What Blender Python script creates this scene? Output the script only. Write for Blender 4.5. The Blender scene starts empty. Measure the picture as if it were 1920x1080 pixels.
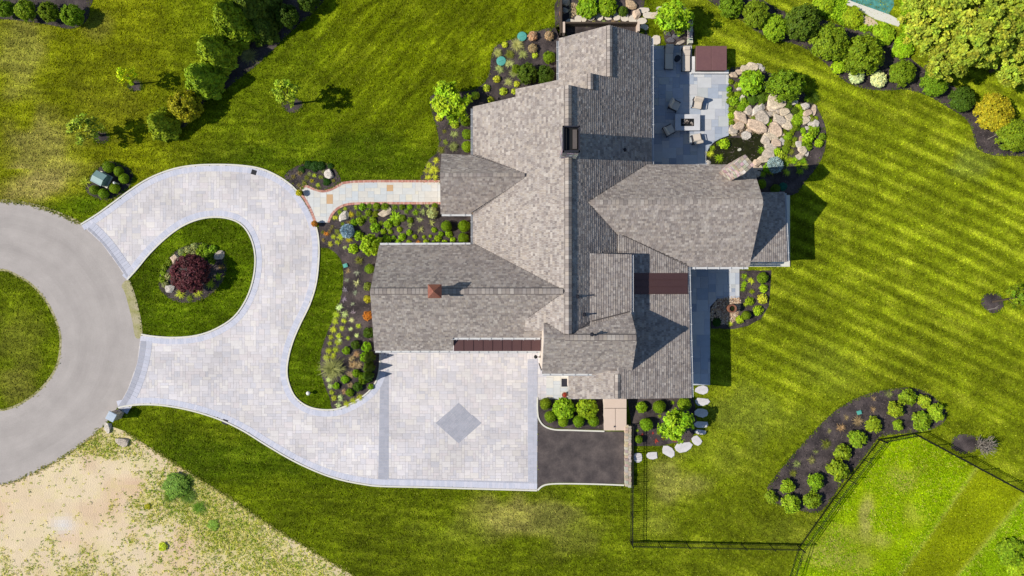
import bpy, math, random
import numpy as np
from mathutils import Vector, Matrix, noise as mnoise

random.seed(7)
RNG = np.random.default_rng(11)
sc = bpy.context.scene
COL = sc.collection

# ------------------------------------------------------------------ camera, sky, sun, exposure
H, F = 59.0, 1298.0              # camera height (m); focal length in pixels of the 1920 px frame
cam_d = bpy.data.cameras.new('camera')
cam_d.sensor_width = 36.0
cam_d.lens = 36.0 * F / 1920.0
cam_d.clip_end = 2000
cam = bpy.data.objects.new('camera', cam_d)
cam.location = (0, 0, H)
COL.objects.link(cam)
sc.camera = cam

SUN_EL, SUN_AZ = math.radians(41.5), math.radians(5.0)      # from the west, a little south
sdir = Vector((-math.cos(SUN_EL) * math.cos(SUN_AZ), -math.cos(SUN_EL) * math.sin(SUN_AZ), math.sin(SUN_EL)))
world = bpy.data.worlds.new('World')
sc.world = world
world.use_nodes = True
wn = world.node_tree
sky = wn.nodes.new('ShaderNodeTexSky')
sky.sky_type = 'NISHITA'
sky.sun_disc = False
sky.sun_elevation = SUN_EL
sky.sun_rotation = math.atan2(sdir.x, sdir.y)
sky.air_density = 1.0
sky.dust_density = 0.2
sky.ozone_density = 3.0
wn.links.new(sky.outputs[0], wn.nodes['Background'].inputs[0])
wn.nodes['Background'].inputs[1].default_value = 0.1
sun_d = bpy.data.lights.new('sun', 'SUN')
sun_d.energy = 5.0
sun_d.angle = math.radians(0.5)
sun_d.color = (1.0, 0.955, 0.88)
sun = bpy.data.objects.new('sun', sun_d)
sun.rotation_euler = sdir.to_track_quat('Z', 'Y').to_euler()
sun.location = (-60, 0, 60)
COL.objects.link(sun)
sc.view_settings.view_transform = 'Standard'
sc.view_settings.look = 'None'
sc.view_settings.gamma = 1.0
sc.view_settings.use_curve_mapping = False
sc.view_settings.exposure = 0.2
sc.render.engine = 'CYCLES'
try:
    sc.cycles.use_denoising = True
    sc.cycles.max_bounces = 6
    sc.cycles.diffuse_bounces = 3
except Exception:
    pass

# ------------------------------------------------------------------ helpers
E_LIT = 1.25                      # how bright a white horizontal sheet comes out, used to turn seen colours into base colours

def lin(c):
    c = c / 255.0
    return c / 12.92 if c <= 0.04045 else ((c + 0.055) / 1.055) ** 2.4

def A(r, g, b, k=1.0):
    return tuple(min(0.85, lin(v) / E_LIT * k) for v in (r, g, b))

def P(px, py, z=0.0):
    s = (H - z) / F
    return Vector(((px - 960) * s, (540 - py) * s, z))

def PP(pts, z=0.0):
    return [P(x, y, z) for x, y in pts]

ORD = ('first', 'second', 'third', 'fourth', 'fifth', 'sixth', 'seventh', 'eighth', 'ninth', 'tenth', 'eleventh', 'twelfth', 'thirteenth', 'fourteenth', 'fifteenth')
W2 = lambda pts: [(p.x, p.y) for p in PP(pts)]

def M(px):                        # pixels on the ground to metres
    return px * H / F

def tag(o, label=None, cat=None, group=None, kind=None):
    if label: o['label'] = label
    if cat: o['category'] = cat
    if group: o['group'] = group
    if kind: o['kind'] = kind
    return o

def link(o, parent=None):
    COL.objects.link(o)
    if parent is not None:
        o.parent = parent
    return o

def empty(name, loc=(0, 0, 0), rz=0.0):
    o = bpy.data.objects.new(name, None)
    o.empty_display_size = 0.2
    o.location = loc
    o.rotation_euler = (0, 0, rz)
    return link(o)

def mesh_np(name, verts, faces, cols=None):
    """verts (n,3) array, faces list or (m,k) array; cols per face rgb"""
    me = bpy.data.meshes.new(name)
    if isinstance(faces, np.ndarray):
        nf, k = faces.shape
        me.vertices.add(len(verts)); me.vertices.foreach_set('co', np.asarray(verts, np.float32).ravel())
        me.loops.add(nf * k); me.loops.foreach_set('vertex_index', faces.astype(np.int32).ravel())
        me.polygons.add(nf); me.polygons.foreach_set('loop_start', np.arange(0, nf * k, k, dtype=np.int32))
        me.update(calc_edges=True)
    else:
        me.from_pydata([tuple(v) for v in verts], [], faces)
        me.update()
    if cols is not None:
        a = me.color_attributes.new('Col', 'FLOAT_COLOR', 'CORNER')
        ls = np.empty(len(me.polygons), np.int32); me.polygons.foreach_get('loop_total', ls)
        c = np.repeat(np.asarray(cols, np.float32), ls, axis=0)
        c = np.concatenate([c, np.ones((len(c), 1), np.float32)], axis=1)
        a.data.foreach_set('color', c.ravel())
    return me

def obj(name, me, mat=None, parent=None, loc=None, rz=0.0):
    if mat is not None and not me.materials:
        me.materials.append(mat)
    o = bpy.data.objects.new(name, me)
    if loc is not None:
        o.location = loc
    if rz:
        o.rotation_euler = (0, 0, rz)
    return link(o, parent)

class MB:
    """collects verts and faces into one mesh"""
    def __init__(self):
        self.v, self.f, self.c = [], [], []
    def face(self, pts, col=None):
        n = len(self.v)
        self.v += [tuple(p) for p in pts]
        self.f.append(tuple(range(n, n + len(pts))))
        self.c.append(col or (1, 1, 1))
    def prism(self, top, dz, col=None, cap=True):
        """closed solid: polygon of points extruded straight down by dz (or to a list of points)"""
        n = len(self.v); k = len(top)
        bot = [Vector(p) - Vector((0, 0, dz)) for p in top] if not isinstance(dz, list) else dz
        self.v += [tuple(p) for p in top] + [tuple(p) for p in bot]
        self.f.append(tuple(range(n, n + k)))
        self.c.append(col or (1, 1, 1))
        if cap:
            self.f.append(tuple(range(n + 2 * k - 1, n + k - 1, -1))); self.c.append(col or (1, 1, 1))
        for i in range(k):
            j = (i + 1) % k
            self.f.append((n + j, n + i, n + k + i, n + k + j)); self.c.append(col or (1, 1, 1))
    def box(self, c, s, rz=0.0, col=None, mat=None):
        c = Vector(c); hx, hy, hz = s[0] / 2, s[1] / 2, s[2] / 2
        R = mat if mat is not None else Matrix.Rotation(rz, 3, 'Z')
        pts = [c + R @ Vector((x, y, z)) for z in (hz, -hz) for x, y in ((-hx, -hy), (hx, -hy), (hx, hy), (-hx, hy))]
        n = len(self.v); self.v += [tuple(p) for p in pts]
        for f in ((0, 1, 2, 3), (7, 6, 5, 4), (0, 4, 5, 1), (1, 5, 6, 2), (2, 6, 7, 3), (3, 7, 4, 0)):
            self.f.append(tuple(n + i for i in f)); self.c.append(col or (1, 1, 1))
    def tube(self, p0, p1, r0, r1, seg=6, col=None):
        p0, p1 = Vector(p0), Vector(p1)
        d = (p1 - p0).normalized()
        a = d.orthogonal().normalized(); b = d.cross(a)
        n = len(self.v)
        for p, r in ((p0, r0), (p1, r1)):
            for i in range(seg):
                t = 2 * math.pi * i / seg
                self.v.append(tuple(p + (a * math.cos(t) + b * math.sin(t)) * r))
        for i in range(seg):
            j = (i + 1) % seg
            self.f.append((n + i, n + j, n + seg + j, n + seg + i)); self.c.append(col or (1, 1, 1))
        self.f.append(tuple(range(n + seg - 1, n - 1, -1))); self.c.append(col or (1, 1, 1))
        self.f.append(tuple(range(n + seg, n + 2 * seg))); self.c.append(col or (1, 1, 1))
    def lathe(self, prof, c=(0, 0, 0), seg=18, col=None):
        n = len(self.v); c = Vector(c)
        for r, z in prof:
            for i in range(seg):
                t = 2 * math.pi * i / seg
                self.v.append((c.x + r * math.cos(t), c.y + r * math.sin(t), c.z + z))
        for k in range(len(prof) - 1):
            for i in range(seg):
                j = (i + 1) % seg
                self.f.append((n + k * seg + i, n + k * seg + j, n + (k + 1) * seg + j, n + (k + 1) * seg + i)); self.c.append(col or (1, 1, 1))
        self.f.append(tuple(range(n + seg - 1, n - 1, -1))); self.c.append(col or (1, 1, 1))
        self.f.append(tuple(range(n + (len(prof) - 1) * seg, n + len(prof) * seg))); self.c.append(col or (1, 1, 1))
    def build(self, name, mat, parent=None, loc=None, rz=0.0, cols=False):
        return obj(name, mesh_np(name, self.v, self.f, self.c if cols else None), mat, parent, loc, rz)

def spline(pts, n=5, closed=False):
    pts = [Vector((p[0], p[1], 0)) for p in pts]
    out = []; N = len(pts)
    for i in range(N if closed else N - 1):
        if closed:
            p0, p1, p2, p3 = pts[i - 1], pts[i], pts[(i + 1) % N], pts[(i + 2) % N]
        else:
            p0, p1, p2, p3 = pts[max(i - 1, 0)], pts[i], pts[i + 1], pts[min(i + 2, N - 1)]
        for k in range(n):
            t = k / n
            q = 0.5 * ((2 * p1) + (p2 - p0) * t + (2 * p0 - 5 * p1 + 4 * p2 - p3) * t * t + (3 * p1 - p0 - 3 * p2 + p3) * t ** 3)
            out.append((q.x, q.y))
    if not closed:
        out.append((pts[-1].x, pts[-1].y))
    return out

def area2(poly):
    return sum(poly[i][0] * poly[(i + 1) % len(poly)][1] - poly[(i + 1) % len(poly)][0] * poly[i][1] for i in range(len(poly)))

def inside(poly, x, y):
    c = False; j = len(poly) - 1
    for i in range(len(poly)):
        xi, yi = poly[i]; xj, yj = poly[j]
        if (yi > y) != (yj > y) and x < (xj - xi) * (y - yi) / (yj - yi) + xi:
            c = not c
        j = i
    return c

def inside_np(poly, x, y):
    c = np.zeros(x.shape, bool); j = len(poly) - 1
    for i in range(len(poly)):
        xi, yi = poly[i]; xj, yj = poly[j]
        if yi != yj:
            c ^= ((yi > y) != (yj > y)) & (x < (xj - xi) * (y - yi) / (yj - yi) + xi)
        j = i
    return c

def clip_half(poly, ax, ay, c):     # keep ax*x+ay*y<=c
    out = []; n = len(poly)
    for i in range(n):
        p, q = poly[i], poly[(i + 1) % n]
        dp = ax * p[0] + ay * p[1] - c; dq = ax * q[0] + ay * q[1] - c
        if dp <= 0: out.append(p)
        if (dp < 0 < dq) or (dq < 0 < dp):
            t = dp / (dp - dq)
            out.append((p[0] + (q[0] - p[0]) * t, p[1] + (q[1] - p[1]) * t))
    return out

def clip_rect(poly, x0, x1, y0, y1):
    for a in ((1, 0, x1), (-1, 0, -x0), (0, 1, y1), (0, -1, -y0)):
        poly = clip_half(poly, *a)
        if len(poly) < 3: return []
    return poly

def clean(poly, eps=1e-4):
    out = []
    for p in poly:
        if not out or abs(p[0] - out[-1][0]) + abs(p[1] - out[-1][1]) > eps:
            out.append(p)
    if len(out) > 1 and abs(out[0][0] - out[-1][0]) + abs(out[0][1] - out[-1][1]) <= eps:
        out.pop()
    return out

def ccw(poly):
    return poly if area2(poly) > 0 else poly[::-1]

# ------------------------------------------------------------------ materials
def new_mat(name):
    m = bpy.data.materials.new(name); m.use_nodes = True
    nt = m.node_tree
    return m, nt, nt.nodes['Principled BSDF']

def nd(nt, t, **kw):
    n = nt.nodes.new(t)
    for k, v in kw.items(): setattr(n, k, v)
    return n

def noise_node(nt, scale, detail=3, rough=0.55, coord='Object', stretch=None):
    tc = nd(nt, 'ShaderNodeTexCoord'); n = nd(nt, 'ShaderNodeTexNoise')
    n.inputs['Scale'].default_value = scale; n.inputs['Detail'].default_value = detail; n.inputs['Roughness'].default_value = rough
    if stretch:
        mp = nd(nt, 'ShaderNodeMapping'); mp.inputs['Scale'].default_value = stretch
        nt.links.new(tc.outputs[coord], mp.inputs[0]); nt.links.new(mp.outputs[0], n.inputs['Vector'])
    else:
        nt.links.new(tc.outputs[coord], n.inputs['Vector'])
    return n

def mul_range(nt, src, lo, hi, a=0.25, b=0.75):
    r = nd(nt, 'ShaderNodeMapRange')
    r.inputs[1].default_value = a; r.inputs[2].default_value = b; r.inputs[3].default_value = lo; r.inputs[4].default_value = hi
    nt.links.new(src, r.inputs[0]); return r.outputs[0]

def mixc(nt, fac, a, b, blend='MIX'):
    m = nd(nt, 'ShaderNodeMix', data_type='RGBA', blend_type=blend)
    for sock, v in ((m.inputs[0], fac), (m.inputs[6], a), (m.inputs[7], b)):
        if isinstance(v, (int, float)): sock.default_value = v
        elif isinstance(v, tuple): sock.default_value = (*v, 1)
        else: nt.links.new(v, sock)
    return m.outputs[2]

def vmul(nt, col, fac):
    m = nd(nt, 'ShaderNodeVectorMath', operation='SCALE')
    nt.links.new(col, m.inputs[0]); nt.links.new(fac, m.inputs['Scale']); return m.outputs[0]

def bump(nt, bs, src, strength, dist):
    b = nd(nt, 'ShaderNodeBump'); b.inputs['Strength'].default_value = strength; b.inputs['Distance'].default_value = dist
    nt.links.new(src, b.inputs['Height']); nt.links.new(b.outputs[0], bs.inputs['Normal'])

def surf(name, c1, c2=None, scale=3.0, rough=0.8, lo=0.85, hi=1.12, fine=25.0, bstr=0.3, bdist=0.01, metal=0.0, detail=4, attr=False, objcol=False, stretch=None, spec=0.3):
    """general procedural surface: two tones in soft patches, fine value grain, relief"""
    m, nt, bs = new_mat(name)
    n1 = noise_node(nt, scale, detail, stretch=stretch); n2 = noise_node(nt, fine, 2)
    if attr:
        a = nd(nt, 'ShaderNodeVertexColor', layer_name='Col'); base = a.outputs[0]
        if objcol:
            oi = nd(nt, 'ShaderNodeObjectInfo'); base = mixc(nt, 1.0, oi.outputs['Color'], base, 'MULTIPLY')
    elif objcol:
        oi = nd(nt, 'ShaderNodeObjectInfo'); base = oi.outputs['Color']
    else:
        base = mixc(nt, mul_range(nt, n1.outputs[0], 0, 1, 0.35, 0.65), tuple(c1), tuple(c2 or c1))
    v1 = vmul(nt, base, mul_range(nt, n1.outputs[0], lo, hi, 0.3, 0.7))
    v2 = vmul(nt, v1, mul_range(nt, n2.outputs[0], lo, hi, 0.3, 0.7))
    nt.links.new(v2, bs.inputs['Base Color'])
    bs.inputs['Roughness'].default_value = rough
    bs.inputs['Metallic'].default_value = metal
    bs.inputs['Specular IOR Level'].default_value = spec
    if bstr: bump(nt, bs, n2.outputs[0], bstr, bdist)
    return m

def lawn_mat():
    m, nt, bs = new_mat('lawn_grass')
    a = nd(nt, 'ShaderNodeVertexColor', layer_name='Col')
    n1 = noise_node(nt, 0.9, 5, 0.65); n2 = noise_node(nt, 5.0, 4, 0.7); n3 = noise_node(nt, 20.0, 3, 0.7)
    n4 = noise_node(nt, 1.6, 6, 0.72)
    c = vmul(nt, a.outputs[0], mul_range(nt, n1.outputs[0], 0.8, 1.2, 0.3, 0.7))
    c = vmul(nt, c, mul_range(nt, n2.outputs[0], 0.55, 1.5, 0.3, 0.7))
    c = vmul(nt, c, mul_range(nt, n3.outputs[0], 0.6, 1.45, 0.3, 0.7))
    straw = mixc(nt, mul_range(nt, n4.outputs[0], 0.0, 0.4, 0.54, 0.76), c, A(140, 140, 40))
    nt.links.new(straw, bs.inputs['Base Color'])
    bs.inputs['Roughness'].default_value = 0.9
    bs.inputs['Specular IOR Level'].default_value = 0.04
    add = nd(nt, 'ShaderNodeMath', operation='ADD')
    nt.links.new(n2.outputs[0], add.inputs[0]); nt.links.new(n3.outputs[0], add.inputs[1])
    bump(nt, bs, add.outputs[0], 0.55, 0.06)
    return m

def foliage_mat(name, trans=0.3, spec=0.14):
    m, nt, bs = new_mat(name)
    oi = nd(nt, 'ShaderNodeObjectInfo'); a = nd(nt, 'ShaderNodeVertexColor', layer_name='Col')
    c = mixc(nt, 1.0, oi.outputs['Color'], a.outputs[0], 'MULTIPLY')
    r = mul_range(nt, oi.outputs['Random'], 0.85, 1.15, 0, 1)
    c = vmul(nt, c, r)
    nt.links.new(c, bs.inputs['Base Color'])
    bs.inputs['Roughness'].default_value = 0.55
    bs.inputs['Specular IOR Level'].default_value = spec
    tr = nd(nt, 'ShaderNodeBsdfTranslucent'); nt.links.new(c, tr.inputs[0])
    mx = nd(nt, 'ShaderNodeMixShader'); mx.inputs[0].default_value = trans
    nt.links.new(bs.outputs[0], mx.inputs[1]); nt.links.new(tr.outputs[0], mx.inputs[2])
    nt.links.new(mx.outputs[0], nt.nodes['Material Output'].inputs[0])
    return m

def water_mat(name, col, rough=0.06, scale=3):
    m, nt, bs = new_mat(name)
    n = noise_node(nt, scale, 3)
    c = mixc(nt, mul_range(nt, n.outputs[0], 0, 1, 0.35, 0.65), tuple(col), tuple(v * 0.6 for v in col))
    nt.links.new(c, bs.inputs['Base Color'])
    bs.inputs['Roughness'].default_value = rough; bs.inputs['IOR'].default_value = 1.33
    bump(nt, bs, noise_node(nt, 6, 2).outputs[0], 0.08, 0.02)
    return m

MAT = {}
MAT['lawn'] = lawn_mat()
MAT['leaf'] = foliage_mat('leaf')
MAT['blade'] = foliage_mat('grass_blade', 0.25, 0.0)
MAT['needle'] = foliage_mat('needle', 0.15)
MAT['mulch'] = surf('dark_mulch', A(60, 52, 52), A(90, 79, 76), 0.9, 0.95, 0.75, 1.25, 24, 1.0, 0.05)
MAT['asphalt'] = surf('old_asphalt', (1, 1, 1), None, 0.7, 0.92, 0.93, 1.07, 16, 0.35, 0.008, attr=True)
MAT['newasphalt'] = surf('dark_asphalt', A(76, 68, 67), A(94, 84, 80), 0.9, 0.9, 0.84, 1.18, 12, 0.4, 0.01)
MAT['dirt'] = surf('sandy_soil', A(224, 204, 172), A(214, 188, 156), 0.45, 0.97, 0.93, 1.07, 9, 0.8, 0.05, detail=7)
MAT['lotsoil'] = surf('weedy_sand', (1, 1, 1), None, 0.6, 0.97, 0.95, 1.06, 10, 0.9, 0.05, attr=True, detail=7)
MAT['paver'] = surf('paver', (1, 1, 1), None, 2.0, 0.85, 0.95, 1.05, 40, 0.25, 0.004, attr=True)
MAT['pbase'] = surf('paver_joint', A(184, 180, 182), None, 4, 0.9)
MAT['kerb'] = surf('kerb_concrete', A(232, 228, 214), A(220, 214, 196), 1.0, 0.85, 0.93, 1.05, 20, 0.25, 0.006)
MAT['stone'] = surf('boulder_stone', (1, 1, 1), None, 2.4, 0.85, 0.66, 1.2, 7, 0.9, 0.06, objcol=True)
MAT['slab'] = surf('cut_stone', (1, 1, 1), None, 1.6, 0.8, 0.9, 1.1, 18, 0.3, 0.006, objcol=True)
MAT['brick'] = surf('red_brick', (1, 1, 1), None, 3, 0.85, 0.85, 1.12, 30, 0.3, 0.005, attr=True)
MAT['shingle'] = surf('roof_shingle', (1, 1, 1), None, 0.5, 0.85, 0.93, 1.07, 22, 0.5, 0.012, attr=True)
MAT['trim'] = surf('painted_trim', A(214, 214, 214), None, 2, 0.5, 0.96, 1.03, 20, 0.05, 0.002)
MAT['wall'] = surf('cream_wall', A(232, 214, 198), A(224, 206, 190), 1.0, 0.8, 0.95, 1.04, 20, 0.15, 0.004)
MAT['metalroof'] = surf('bronze_metal_roof', A(106, 76, 72), A(98, 70, 68), 0.8, 0.45, 0.93, 1.06, 12, 0.06, 0.003, metal=0.25)
MAT['copper'] = surf('weathered_copper', A(176, 116, 98), A(150, 92, 78), 2.5, 0.5, 0.85, 1.1, 14, 0.15, 0.004, metal=0.35)
MAT['chimstone'] = surf('chimney_stone', (1, 1, 1), None, 5, 0.85, 0.8, 1.2, 25, 0.5, 0.02, attr=True)
MAT['darkmetal'] = surf('dark_metal', A(52, 52, 60), None, 3, 0.5, 0.9, 1.1, 20, 0.1, 0.003, metal=0.3)
MAT['black'] = surf('black_paint', A(26, 26, 26), None, 3, 0.55, 0.9, 1.1, 20, 0.0)
MAT['cushion'] = surf('beige_cushion', A(222, 208, 190), A(210, 196, 180), 3, 0.9, 0.93, 1.05, 40, 0.2, 0.004)
MAT['tubcover'] = surf('brown_vinyl', A(124, 88, 86), A(114, 80, 80), 1.2, 0.6, 0.93, 1.06, 8, 0.15, 0.01)
MAT['bark'] = surf('bark', A(92, 78, 64), A(70, 58, 48), 4, 0.9, 0.8, 1.2, 25, 0.6, 0.02)
MAT['teal'] = surf('green_plastic', A(96, 176, 160), A(84, 160, 146), 2, 0.5, 0.95, 1.05, 20, 0.05, 0.002)
MAT['utility'] = surf('utility_green_paint', A(138, 166, 160), A(128, 156, 152), 2, 0.5, 0.95, 1.05, 20, 0.05, 0.002)
MAT['glass'] = surf('window_glass', A(44, 60, 66), None, 2, 0.08, 0.95, 1.05, 4, 0.0, spec=0.6)
MAT['terracotta'] = surf('terracotta', A(150, 98, 74), A(124, 82, 64), 4, 0.75, 0.85, 1.12, 20, 0.3, 0.006)
MAT['tan'] = surf('tan_paint', A(224, 200, 180), A(216, 192, 172), 1.2, 0.6, 0.96, 1.03, 20, 0.08, 0.003)
MAT['pond'] = water_mat('pond_water', A(48, 50, 22))
MAT['pool'] = water_mat('pool_water', A(96, 164, 152), 0.15)
MAT['pebble'] = surf('pebble', (1, 1, 1), None, 4, 0.8, 0.85, 1.15, 20, 0.3, 0.01, attr=True)
MAT['white'] = surf('white_plastic', A(240, 236, 224), None, 3, 0.4, 0.97, 1.03, 20, 0)
MAT['wood'] = surf('bare_wood', A(170, 160, 146), A(140, 128, 116), 4, 0.85, 0.85, 1.1, 20, 0.3, 0.006)

# ------------------------------------------------------------------ outlines in the picture's own ground plane
ROAD_OUT = spline([(0, 378), (60, 385), (105, 399), (150, 420), (190, 455), (222, 498), (240, 526), (257, 580), (264, 630), (257, 682), (240, 730), (216, 770), (190, 802), (150, 836), (100, 868), (50, 893), (0, 908), (-90, 890), (-180, 837), (-245, 745), (-265, 643), (-245, 541), (-180, 449), (-90, 394)], 6, True)
ROAD_IN = spline([(0, 507), (32, 517), (62, 537), (88, 568), (106, 606), (113, 640), (106, 685), (82, 722), (45, 752), (0, 768), (-50, 752), (-95, 705), (-113, 640), (-95, 570), (-50, 524)], 6, True)
D_NORTH = spline([(153, 422), (185, 402), (215, 380), (245, 358), (280, 336), (320, 320), (360, 312), (410, 310), (455, 312), (490, 318), (520, 331), (545, 348), (563, 368), (579, 393), (590, 420), (596, 446), (597, 482), (592, 530), (580, 570), (563, 605), (550, 635), (541, 665), (537, 695), (541, 720), (553, 745), (575, 762), (602, 769), (632, 768), (660, 757), (690, 737), (707, 714), (713, 690), (714, 664)], 4)
D_SOUTH = spline([(222, 763), (235, 760), (265, 757), (300, 758), (340, 764), (380, 774), (420, 788), (460, 808), (500, 833), (550, 862), (600, 885), (640, 898), (680, 906), (715, 910), (800, 912), (900, 915), (1007, 918)], 4)
ISLAND = spline([(265, 628), (290, 632), (330, 634), (370, 630), (405, 618), (440, 595), (464, 560), (477, 520), (480, 480), (472, 446), (455, 421), (430, 409), (400, 406), (370, 411), (340, 424), (310, 446), (280, 475), (256, 504), (238, 524)], 4)
DRIVE = D_NORTH + [(714, 622), (1030, 622), (1030, 700), (1066, 700), (1066, 749), (1008, 749), (1007, 918)] + D_SOUTH[::-1][1:] + [(240, 730), (257, 682), (264, 630)] + ISLAND[1:] + [(222, 498), (190, 455)]

# ------------------------------------------------------------------ ground with colour zones
def vnoise(x, y, s, seed):
    r = np.random.default_rng(seed).random((257, 257))
    u = x / s + 500.3; v = y / s + 500.7
    i = np.floor(u).astype(int); j = np.floor(v).astype(int)
    fu = u - i; fv = v - j
    fu = fu * fu * (3 - 2 * fu); fv = fv * fv * (3 - 2 * fv)
    i %= 256; j %= 256
    return (r[i, j] * (1 - fu) + r[i + 1, j] * fu) * (1 - fv) + (r[i, j + 1] * (1 - fu) + r[i + 1, j + 1] * fu) * fv

FIELD = [(1478, 1085), (1500, 1030), (1560, 945), (1655, 826), (1715, 814), (1930, 930), (2400, 1200), (1500, 1500)]
def make_ground():
    xs = np.concatenate([[-900, -400, -150, -80], np.linspace(-47, 47, 560), [80, 150, 400, 900]])
    ys = np.concatenate([[-900, -400, -150, -60], np.linspace(-27, 27, 330), [60, 150, 400, 900]])
    X, Y = np.meshgrid(xs, ys)
    px = X * F / H + 960; py = 540 - Y * F / H
    n1 = vnoise(px, py, 70, 1); n2 = vnoise(px, py, 28, 2); n3 = vnoise(px, py, 160, 3)
    def mixin(C, w, col):
        return C * (1 - w[..., None]) + np.array(col) * w[..., None]
    def blob(cx, cy, rx, ry, soft=0.6):
        d = np.sqrt(((px - cx) / rx) ** 2 + ((py - cy) / ry) ** 2) + (n2 - 0.5) * 0.7 + (n1 - 0.5) * 0.5
        return np.clip((1 - d) / soft, 0, 1)
    C = np.zeros(X.shape + (3,)) + np.array((84, 97, 9.0))
    left = np.clip((420 - px) / 160, 0, 1) * np.clip((420 - py) / 60, 0, 1)
    C = mixin(C, left * 0.85, (108, 112, 10))
    right = np.clip((px - 1230) / 120, 0, 1)
    C = mixin(C, right, (110, 122, 16))
    C = mixin(C, np.clip((300 - py) / 200, 0, 1) * np.clip((px - 560) / 100, 0, 1) * np.clip((1060 - px) / 60, 0, 1) * 0.7, (98, 108, 6))
    south = np.clip((py - 900) / 60, 0, 1) * np.clip((px - 500) / 200, 0, 1)
    C = mixin(C, south * 0.5, (90, 100, 14))
    for (cx, cy, rx, ry, col, w) in (
        (40, 110, 70, 120, (138, 134, 62), .75), (90, 300, 90, 110, (142, 134, 68), .8), (60, 350, 80, 40, (150, 138, 76), .8), (180, 50, 40, 40, (128, 124, 52), .6),
        (200, 210, 90, 70, (112, 112, 26), .5), (960, 965, 130, 55, (138, 130, 70), .8), (1070, 985, 80, 70, (124, 126, 52), .6), (1270, 905, 70, 60, (142, 138, 70), .75),
        (1230, 985, 60, 45, (126, 130, 50), .6), (1350, 850, 90, 60, (122, 132, 36), .6), (1390, 770, 70, 60, (128, 138, 44), .6), (850, 1000, 90, 50, (104, 112, 34), .6),
        (1500, 1000, 80, 40, (118, 128, 36), .5), (40, 640, 55, 90, (116, 116, 44), .55), (20, 720, 60, 40, (128, 122, 56), .5), (1430, 780, 90, 50, (128, 140, 40), .5),
        (1560, 690, 90, 60, (124, 136, 36), .5), (1820, 300, 60, 50, (120, 134, 60), .5), (1650, 60, 60, 60, (124, 150, 24), .8)):
        C = mixin(C, blob(cx, cy, rx, ry) * w, col)
    # island, strip and west kerb lawns are freshly green
    fresh = inside_np(ISLAND, px, py) | ((px > 540) & (px < 660) & (py > 455) & (py < 775))
    C = mixin(C, fresh * 0.8, (72, 92, 6))
    C = mixin(C, blob(160, 395, 110, 40) * .8, (70, 92, 6)); C = mixin(C, blob(420, 860, 260, 60) * .7, (70, 90, 8))
    C = mixin(C, blob(640, 300, 260, 60) * .6, (68, 88, 8))
    # mowing stripes
    def streak(ang, along, across, seed):
        c_, s_ = math.cos(ang), math.sin(ang)
        u = px * c_ + py * s_; v = -px * s_ + py * c_
        return vnoise(u * across / along, v, across, seed) - .5
    k1 = streak(math.radians(24), 60, 5, 21) + .7 * streak(math.radians(31), 25, 3.5, 22) + .3 * streak(math.radians(22), 120, 11, 27)
    k2 = streak(math.radians(-48), 40, 5, 23) + .7 * streak(math.radians(-38), 22, 3.5, 24)
    k3 = streak(math.radians(8), 40, 5, 25) + .7 * streak(math.radians(-6), 22, 3.5, 26)
    fine = (vnoise(px, py, 6, 31) - .5) + .8 * (vnoise(px, py, 3.2, 32) - .5)
    upper = np.clip((px - 480) / 120, 0, 1) * np.clip((1100 - px) / 60, 0, 1) * np.clip((260 - py) / 80, 0, 1)
    K = k1 * right + (1 - right) * (k2 * upper + k3 * (1 - upper))
    C *= (1 + (.26 - .1 * right) * K + .24 * fine)[..., None]
    pale = np.clip((K - .12) * 1.6 + (n2 - .6), 0, .5)
    C = mixin(C, pale * (.35 + .35 * right), (160, 162, 52))
    t = (-0.41 * px + 0.912 * py) + (n1 - .5) * 3.5
    t = t + 6 * np.sin((px + py) / 260.0)
    st = np.tanh(2.0 * np.sin(t * 2 * math.pi / 25)) * (0.75 + 0.5 * n3) + .35 * np.sin(t * 2 * math.pi / 50 + 1)
    C = mixin(C, np.clip(st, 0, 1) * right * np.clip((790 - py) / 60, 0.1, 1) * .2 * (.5 + 1.0 * n2), (166, 170, 44))
    C *= (1 + 0.095 * st * right * np.clip((760 - py) / 60, 0.15, 1))[..., None]
    t2 = (0.75 * px + 0.66 * py) + (n1 - .5) * 40
    top = np.clip((330 - py) / 60, 0, 1) * np.clip((px - 480) / 120, 0, 1) * np.clip((1100 - px) / 60, 0, 1)
    C *= (1 + 0.07 * np.sin(t2 * 2 * math.pi / 44) * top)[..., None]
    # the meadow beyond the fence
    f = inside_np(FIELD, px, py)
    C = mixin(C, f * 0.95, (136, 160, 10))
    band = f & (((px - 1687) * (897 - 1080) - (py - 1080) * (1817 - 1687)) < 0)
    d1 = (px - 1817) * (1080 - 897) + (py - 897) * (1817 - 1687)
    d2 = (px - 1920) * (1073 - 933) + (py - 933) * (1920 - 1803)
    band = f & (d1 > 0) & (d2 < 0)
    C = mixin(C, band * 0.95, (124, 134, 12)); C = mixin(C, (f & (d2 > 0)) * 0.9, (122, 152, 12))
    edge = np.exp(-(d1 / 1200.0) ** 2) * f + np.exp(-(d2 / 1200.0) ** 2) * f
    C = mixin(C, np.clip(edge, 0, 1) * .5, (158, 164, 84))
    for (cx, cy, rx, ry, w) in ((1630, 965, 22, 60, .8), (1690, 900, 45, 35, .6), (1655, 1010, 30, 25, .6), (1545, 1050, 50, 40, .7), (1610, 1060, 40, 30, .5), (1580, 1000, 40, 30, .5), (1720, 960, 30, 40, .4)):
        C = mixin(C, blob(cx, cy, rx, ry) * w * f, (170, 164, 92))
    C *= (1.1 - .05 * right)[..., None]
    C *= (0.9 + 0.2 * n1 + 0.16 * (n2 - .5))[..., None]
    Cl = np.clip(C, 0, 255) / 255.0
    Cl = np.where(Cl <= 0.04045, Cl / 12.92, ((Cl + 0.055) / 1.055) ** 2.4) / E_LIT
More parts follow.
